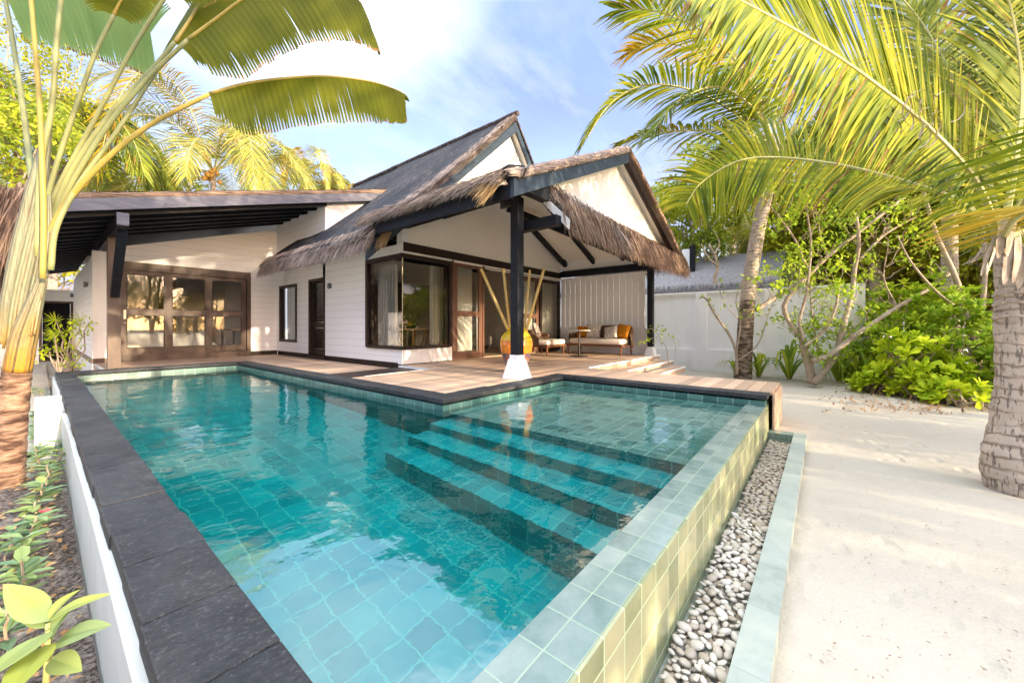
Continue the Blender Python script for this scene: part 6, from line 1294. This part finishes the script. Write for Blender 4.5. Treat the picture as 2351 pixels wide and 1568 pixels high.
# planting bed: rows of small blue green plants with a few red flowers
def bedplant(label, base, h, n, L, mat, flower=False):
    o = thing('bed_plant', label, 'plant', base, 'small plants in the bed by the pool wall'); b = V(base); sm = MB(); mb = MB(); top = b + V((ru(-.05, .05), ru(-.05, .05), h)); p = branch_path(b - ZUP*.03, top, .012, 6); sm.tube(p, [.005]*7, 6)
    for i in range(n):
        k = ru(.25, 1.0); c = b.lerp(top, k); a = 2.399*i + ru(-.3, .3); d = V((math.cos(a), math.sin(a), ru(.1, .55))).normalized(); s_ = d.cross(ZUP).normalized(); n_ = s_.cross(d); l = L*ru(.6, 1.1); w_ = l*.36; r_ = rnd()
        mb.add([c, c + d*l*.35 + s_*w_*.45 + n_*.006, c + d*l*.7 + s_*w_*.42 - ZUP*l*.04, c + d*l - ZUP*l*.16, c + d*l*.7 - s_*w_*.42 - ZUP*l*.04, c + d*l*.35 - s_*w_*.45 + n_*.006, c + d*l*.5 - n_*.006], [(0, 1, 6), (1, 2, 6), (2, 3, 6), (3, 4, 6), (4, 5, 6), (5, 0, 6)], r_)
    build('stem', sm, M['twig'], o); build('leaves', mb, mat, o)
    if flower:
        mb = MB(); c = top + V((.03, -.02, .02))
        for k in range(5): a = 1.2566*k; leafquad(mb, c, V((math.cos(a), math.sin(a), .35)).normalized(), ZUP, .032, .030)
        build('flower', mb, M['petal'], o)
bp = [((112, 1000), .30, 24, .10, 0, 'bushy bed plant standing against the white wall stub'), ((122, 1052), .16, 20, .11, 1, 'bed plant with a red flower just before the wall stub'), ((96, 1075), .22, 22, .11, 0, 'green bed plant between the stub and the bare sand'), ((112, 1130), .22, 22, .12, 0, 'upright bed plant near the middle of the row'), ((88, 1172), .20, 24, .12, 0, 'grey green bed plant with long leaves in the middle of the row'), ((78, 1215), .18, 22, .12, 0, 'leafy bed plant beside a dried leaf heap'), ((60, 1275), .22, 20, .11, 1, 'bed plant with a red flower and one yellow leaf'), ((46, 1330), .20, 22, .11, 0, 'bed plant with pale blue leaves near the left edge'), ((40, 1420), .24, 20, .12, 0, 'bed plant at the left edge just above the big foreground leaves'), ((4, 1300), .2, 16, .1, 0, 'bed plant half cut by the left edge'), ((20, 1500), .2, 16, .11, 0, 'bed plant hidden under the foreground leaves'), ((95, 1010), .2, 18, .09, 0, 'darker bed plant close to the palm trunk'), ((118, 960), .32, 16, .07, 0, 'thin sapling on the sandy path behind the wall stub'), ((76, 1020), .2, 18, .10, 0, 'bed plant touching the orange palm trunk')]
for (u, v), h, n, L, fl, lb in bp:
    q = onZ(u, v, .03); bedplant(lb, (q.x, q.y, q.z), h, n, L*1.15, M['leaf_blue'], fl)
for i in range(16):
    u, v = ru(70, 135), ru(905, 1120); q = onZ(u, v, .05)
    bedplant('low leafy bed plant in the green patch between the palm trunk and the wall stub', (q.x, q.y, q.z), ru(.12, .2), 22, .10, M['leaf_blue'])
mb = MB()
for i in range(1100):
    x = ru(-1.1, .12); y = .5 + 5*rnd(); c = V((x, y, .035 + .035*(y/5.4) + .05*max(0, nz(((x+1.7)/1.84*5, (y-.2)/5.4*14, 2))))); d = V((ru(-1, 1), ru(-1, 1), ru(-.1, .2))).normalized(); leafquad(mb, c, d, (ZUP + rvec()*.5).normalized(), ru(.025, .06), ru(.015, .035), 0, .006)
for i in range(110):
    c = V((ru(-.7, .1), ru(.6, 4.5), .04)); 
    for k in range(5): d = V((ru(-.6, .6), ru(-.6, .6), 1)).normalized(); mb.strip([c, c + d*.03, c + d*ru(.04, .07)], [.004, .004, .001], d.cross(V((1, .2, 0))).normalized())
tag(build('fallen_leaves', mb, M['litter']), kind='stuff')
mb = MB()
for i in range(170):
    q = onZ(ru(1800, 2330), ru(930, 1560), .006); 
    if q.y > .05 or q.length > 14: continue
    leafquad(mb, q + V((0, 0, .03*nz((q.x*.9, q.y*.6, 0)) + .012)), V((ru(-1, 1), ru(-1, 1), 0)).normalized(), (ZUP + rvec()*.35).normalized(), ru(.008, .024), ru(.005, .011), 0, .003)
tag(build('beach_litter', mb, M['bark']), kind='stuff')
# big pale leaves close to the camera
fd = .80; fp = thing('leafy_sapling', 'pale leafy sapling close up in the lower left corner', 'plant', at(105, 2100, fd)); mb = MB(); top = at(110, 1430, fd)
mb.tube(spline([at(105, 2150, fd), at(100, 1700, fd), at(108, 1520, fd - .01), top], 12), [.0065 - .0002*i for i in range(13)], 8); mb.tube(spline([at(104, 1560, fd), at(118, 1500, fd), at(126, 1475, fd)], 5), .003, 6); build('stem', mb, M['rachis'], fp, smooth=True); mb = MB()
def bigleaf(a, b, w_, sag, nrm, r_):
    a, b = V(a), V(b); n = V(nrm).normalized(); d = (b - a); s_ = d.cross(n).normalized(); k = 9
    for sg_ in (1, -1):
        vs = []
        for i in range(k+1):
            f = i/k; c = a + d*f - n*sag*math.sin(math.pi*f) ; wd = w_*.5*math.sin(math.pi*min(1, f**.8))**.85*(1 - .15*f) + .0004; vs += [c, c + s_*sg_*wd*.5 + n*.25*wd, c + s_*sg_*wd + n*.35*wd]
        mb.add(vs, [q_ for i in range(k) for q_ in ((3*i, 3*i+1, 3*i+4, 3*i+3), (3*i+1, 3*i+2, 3*i+5, 3*i+4))], r_)
nv = (-FW*.5 + ZUP*.9)
bigleaf(at(112, 1425, fd), at(8, 1340, fd + .06), .055, .008, nv, .45); bigleaf(at(112, 1420, fd), at(186, 1352, fd + .05), .030, -.006, nv - RT*.2, .9); bigleaf(at(120, 1470, fd - .01), at(170, 1390, fd + .01), .050, -.004, (-FW*.8 + ZUP*.5 - RT*.5), .35)
bigleaf(at(112, 1450, fd - .01), at(-30, 1560, fd - .13), .066, .006, nv, .62); bigleaf(at(104, 1480, fd - .02), at(20, 1600, fd - .16), .06, 0, nv + RT*.3, .95); bigleaf(at(112, 1440, fd), at(60, 1370, fd + .07), .045, -.006, nv, .3); bigleaf(at(118, 1510, fd - .02), at(188, 1540, fd - .06), .042, 0, nv, .5); bigleaf(at(112, 1425, fd), at(258, 1362, fd + .01), .026, -.01, nv - RT*.1, .85); bigleaf(at(124, 1480, fd), at(256, 1434, fd - .03), .046, -.006, nv, .40)
build('leaves', mb, M['leaf_pale'], fp, smooth=True)
# trees on the sea side, behind the photographer: they shade the garden and show in the panes
import itertools
R.seed(5)
def shade(label, x, y, zc, cr, nc, nl, sz, seed): return tree('shade_tree', label, (x, y, 0), 8, (x, y, zc), cr, nc, nl, sz, M['leaf'], 'trees on the sea side of the garden', seed=seed, clump_r=(.45, .9), stems=2, tr=.10, shell=.3)
SH = SHADE_TREES
for i, (x, y, zc, cr, nc) in enumerate(SH): shade(['tall thin shade tree reflected in the glazed doors', 'wide shade tree seaward of the pool', 'dense shade tree opposite the verandah', 'low shade bush tree beyond the sand', 'far shade tree seaward of the sand', 'shade tree opposite the corner window', 'bushy shade tree at the seaward left', 'shade tree at the seaward right', 'low bush tree at the far seaward right', 'spreading shade tree far along the seaward side', 'last shade tree in the seaward row'][i], x, y, zc, cr, nc, 95, .22, 40 + i)
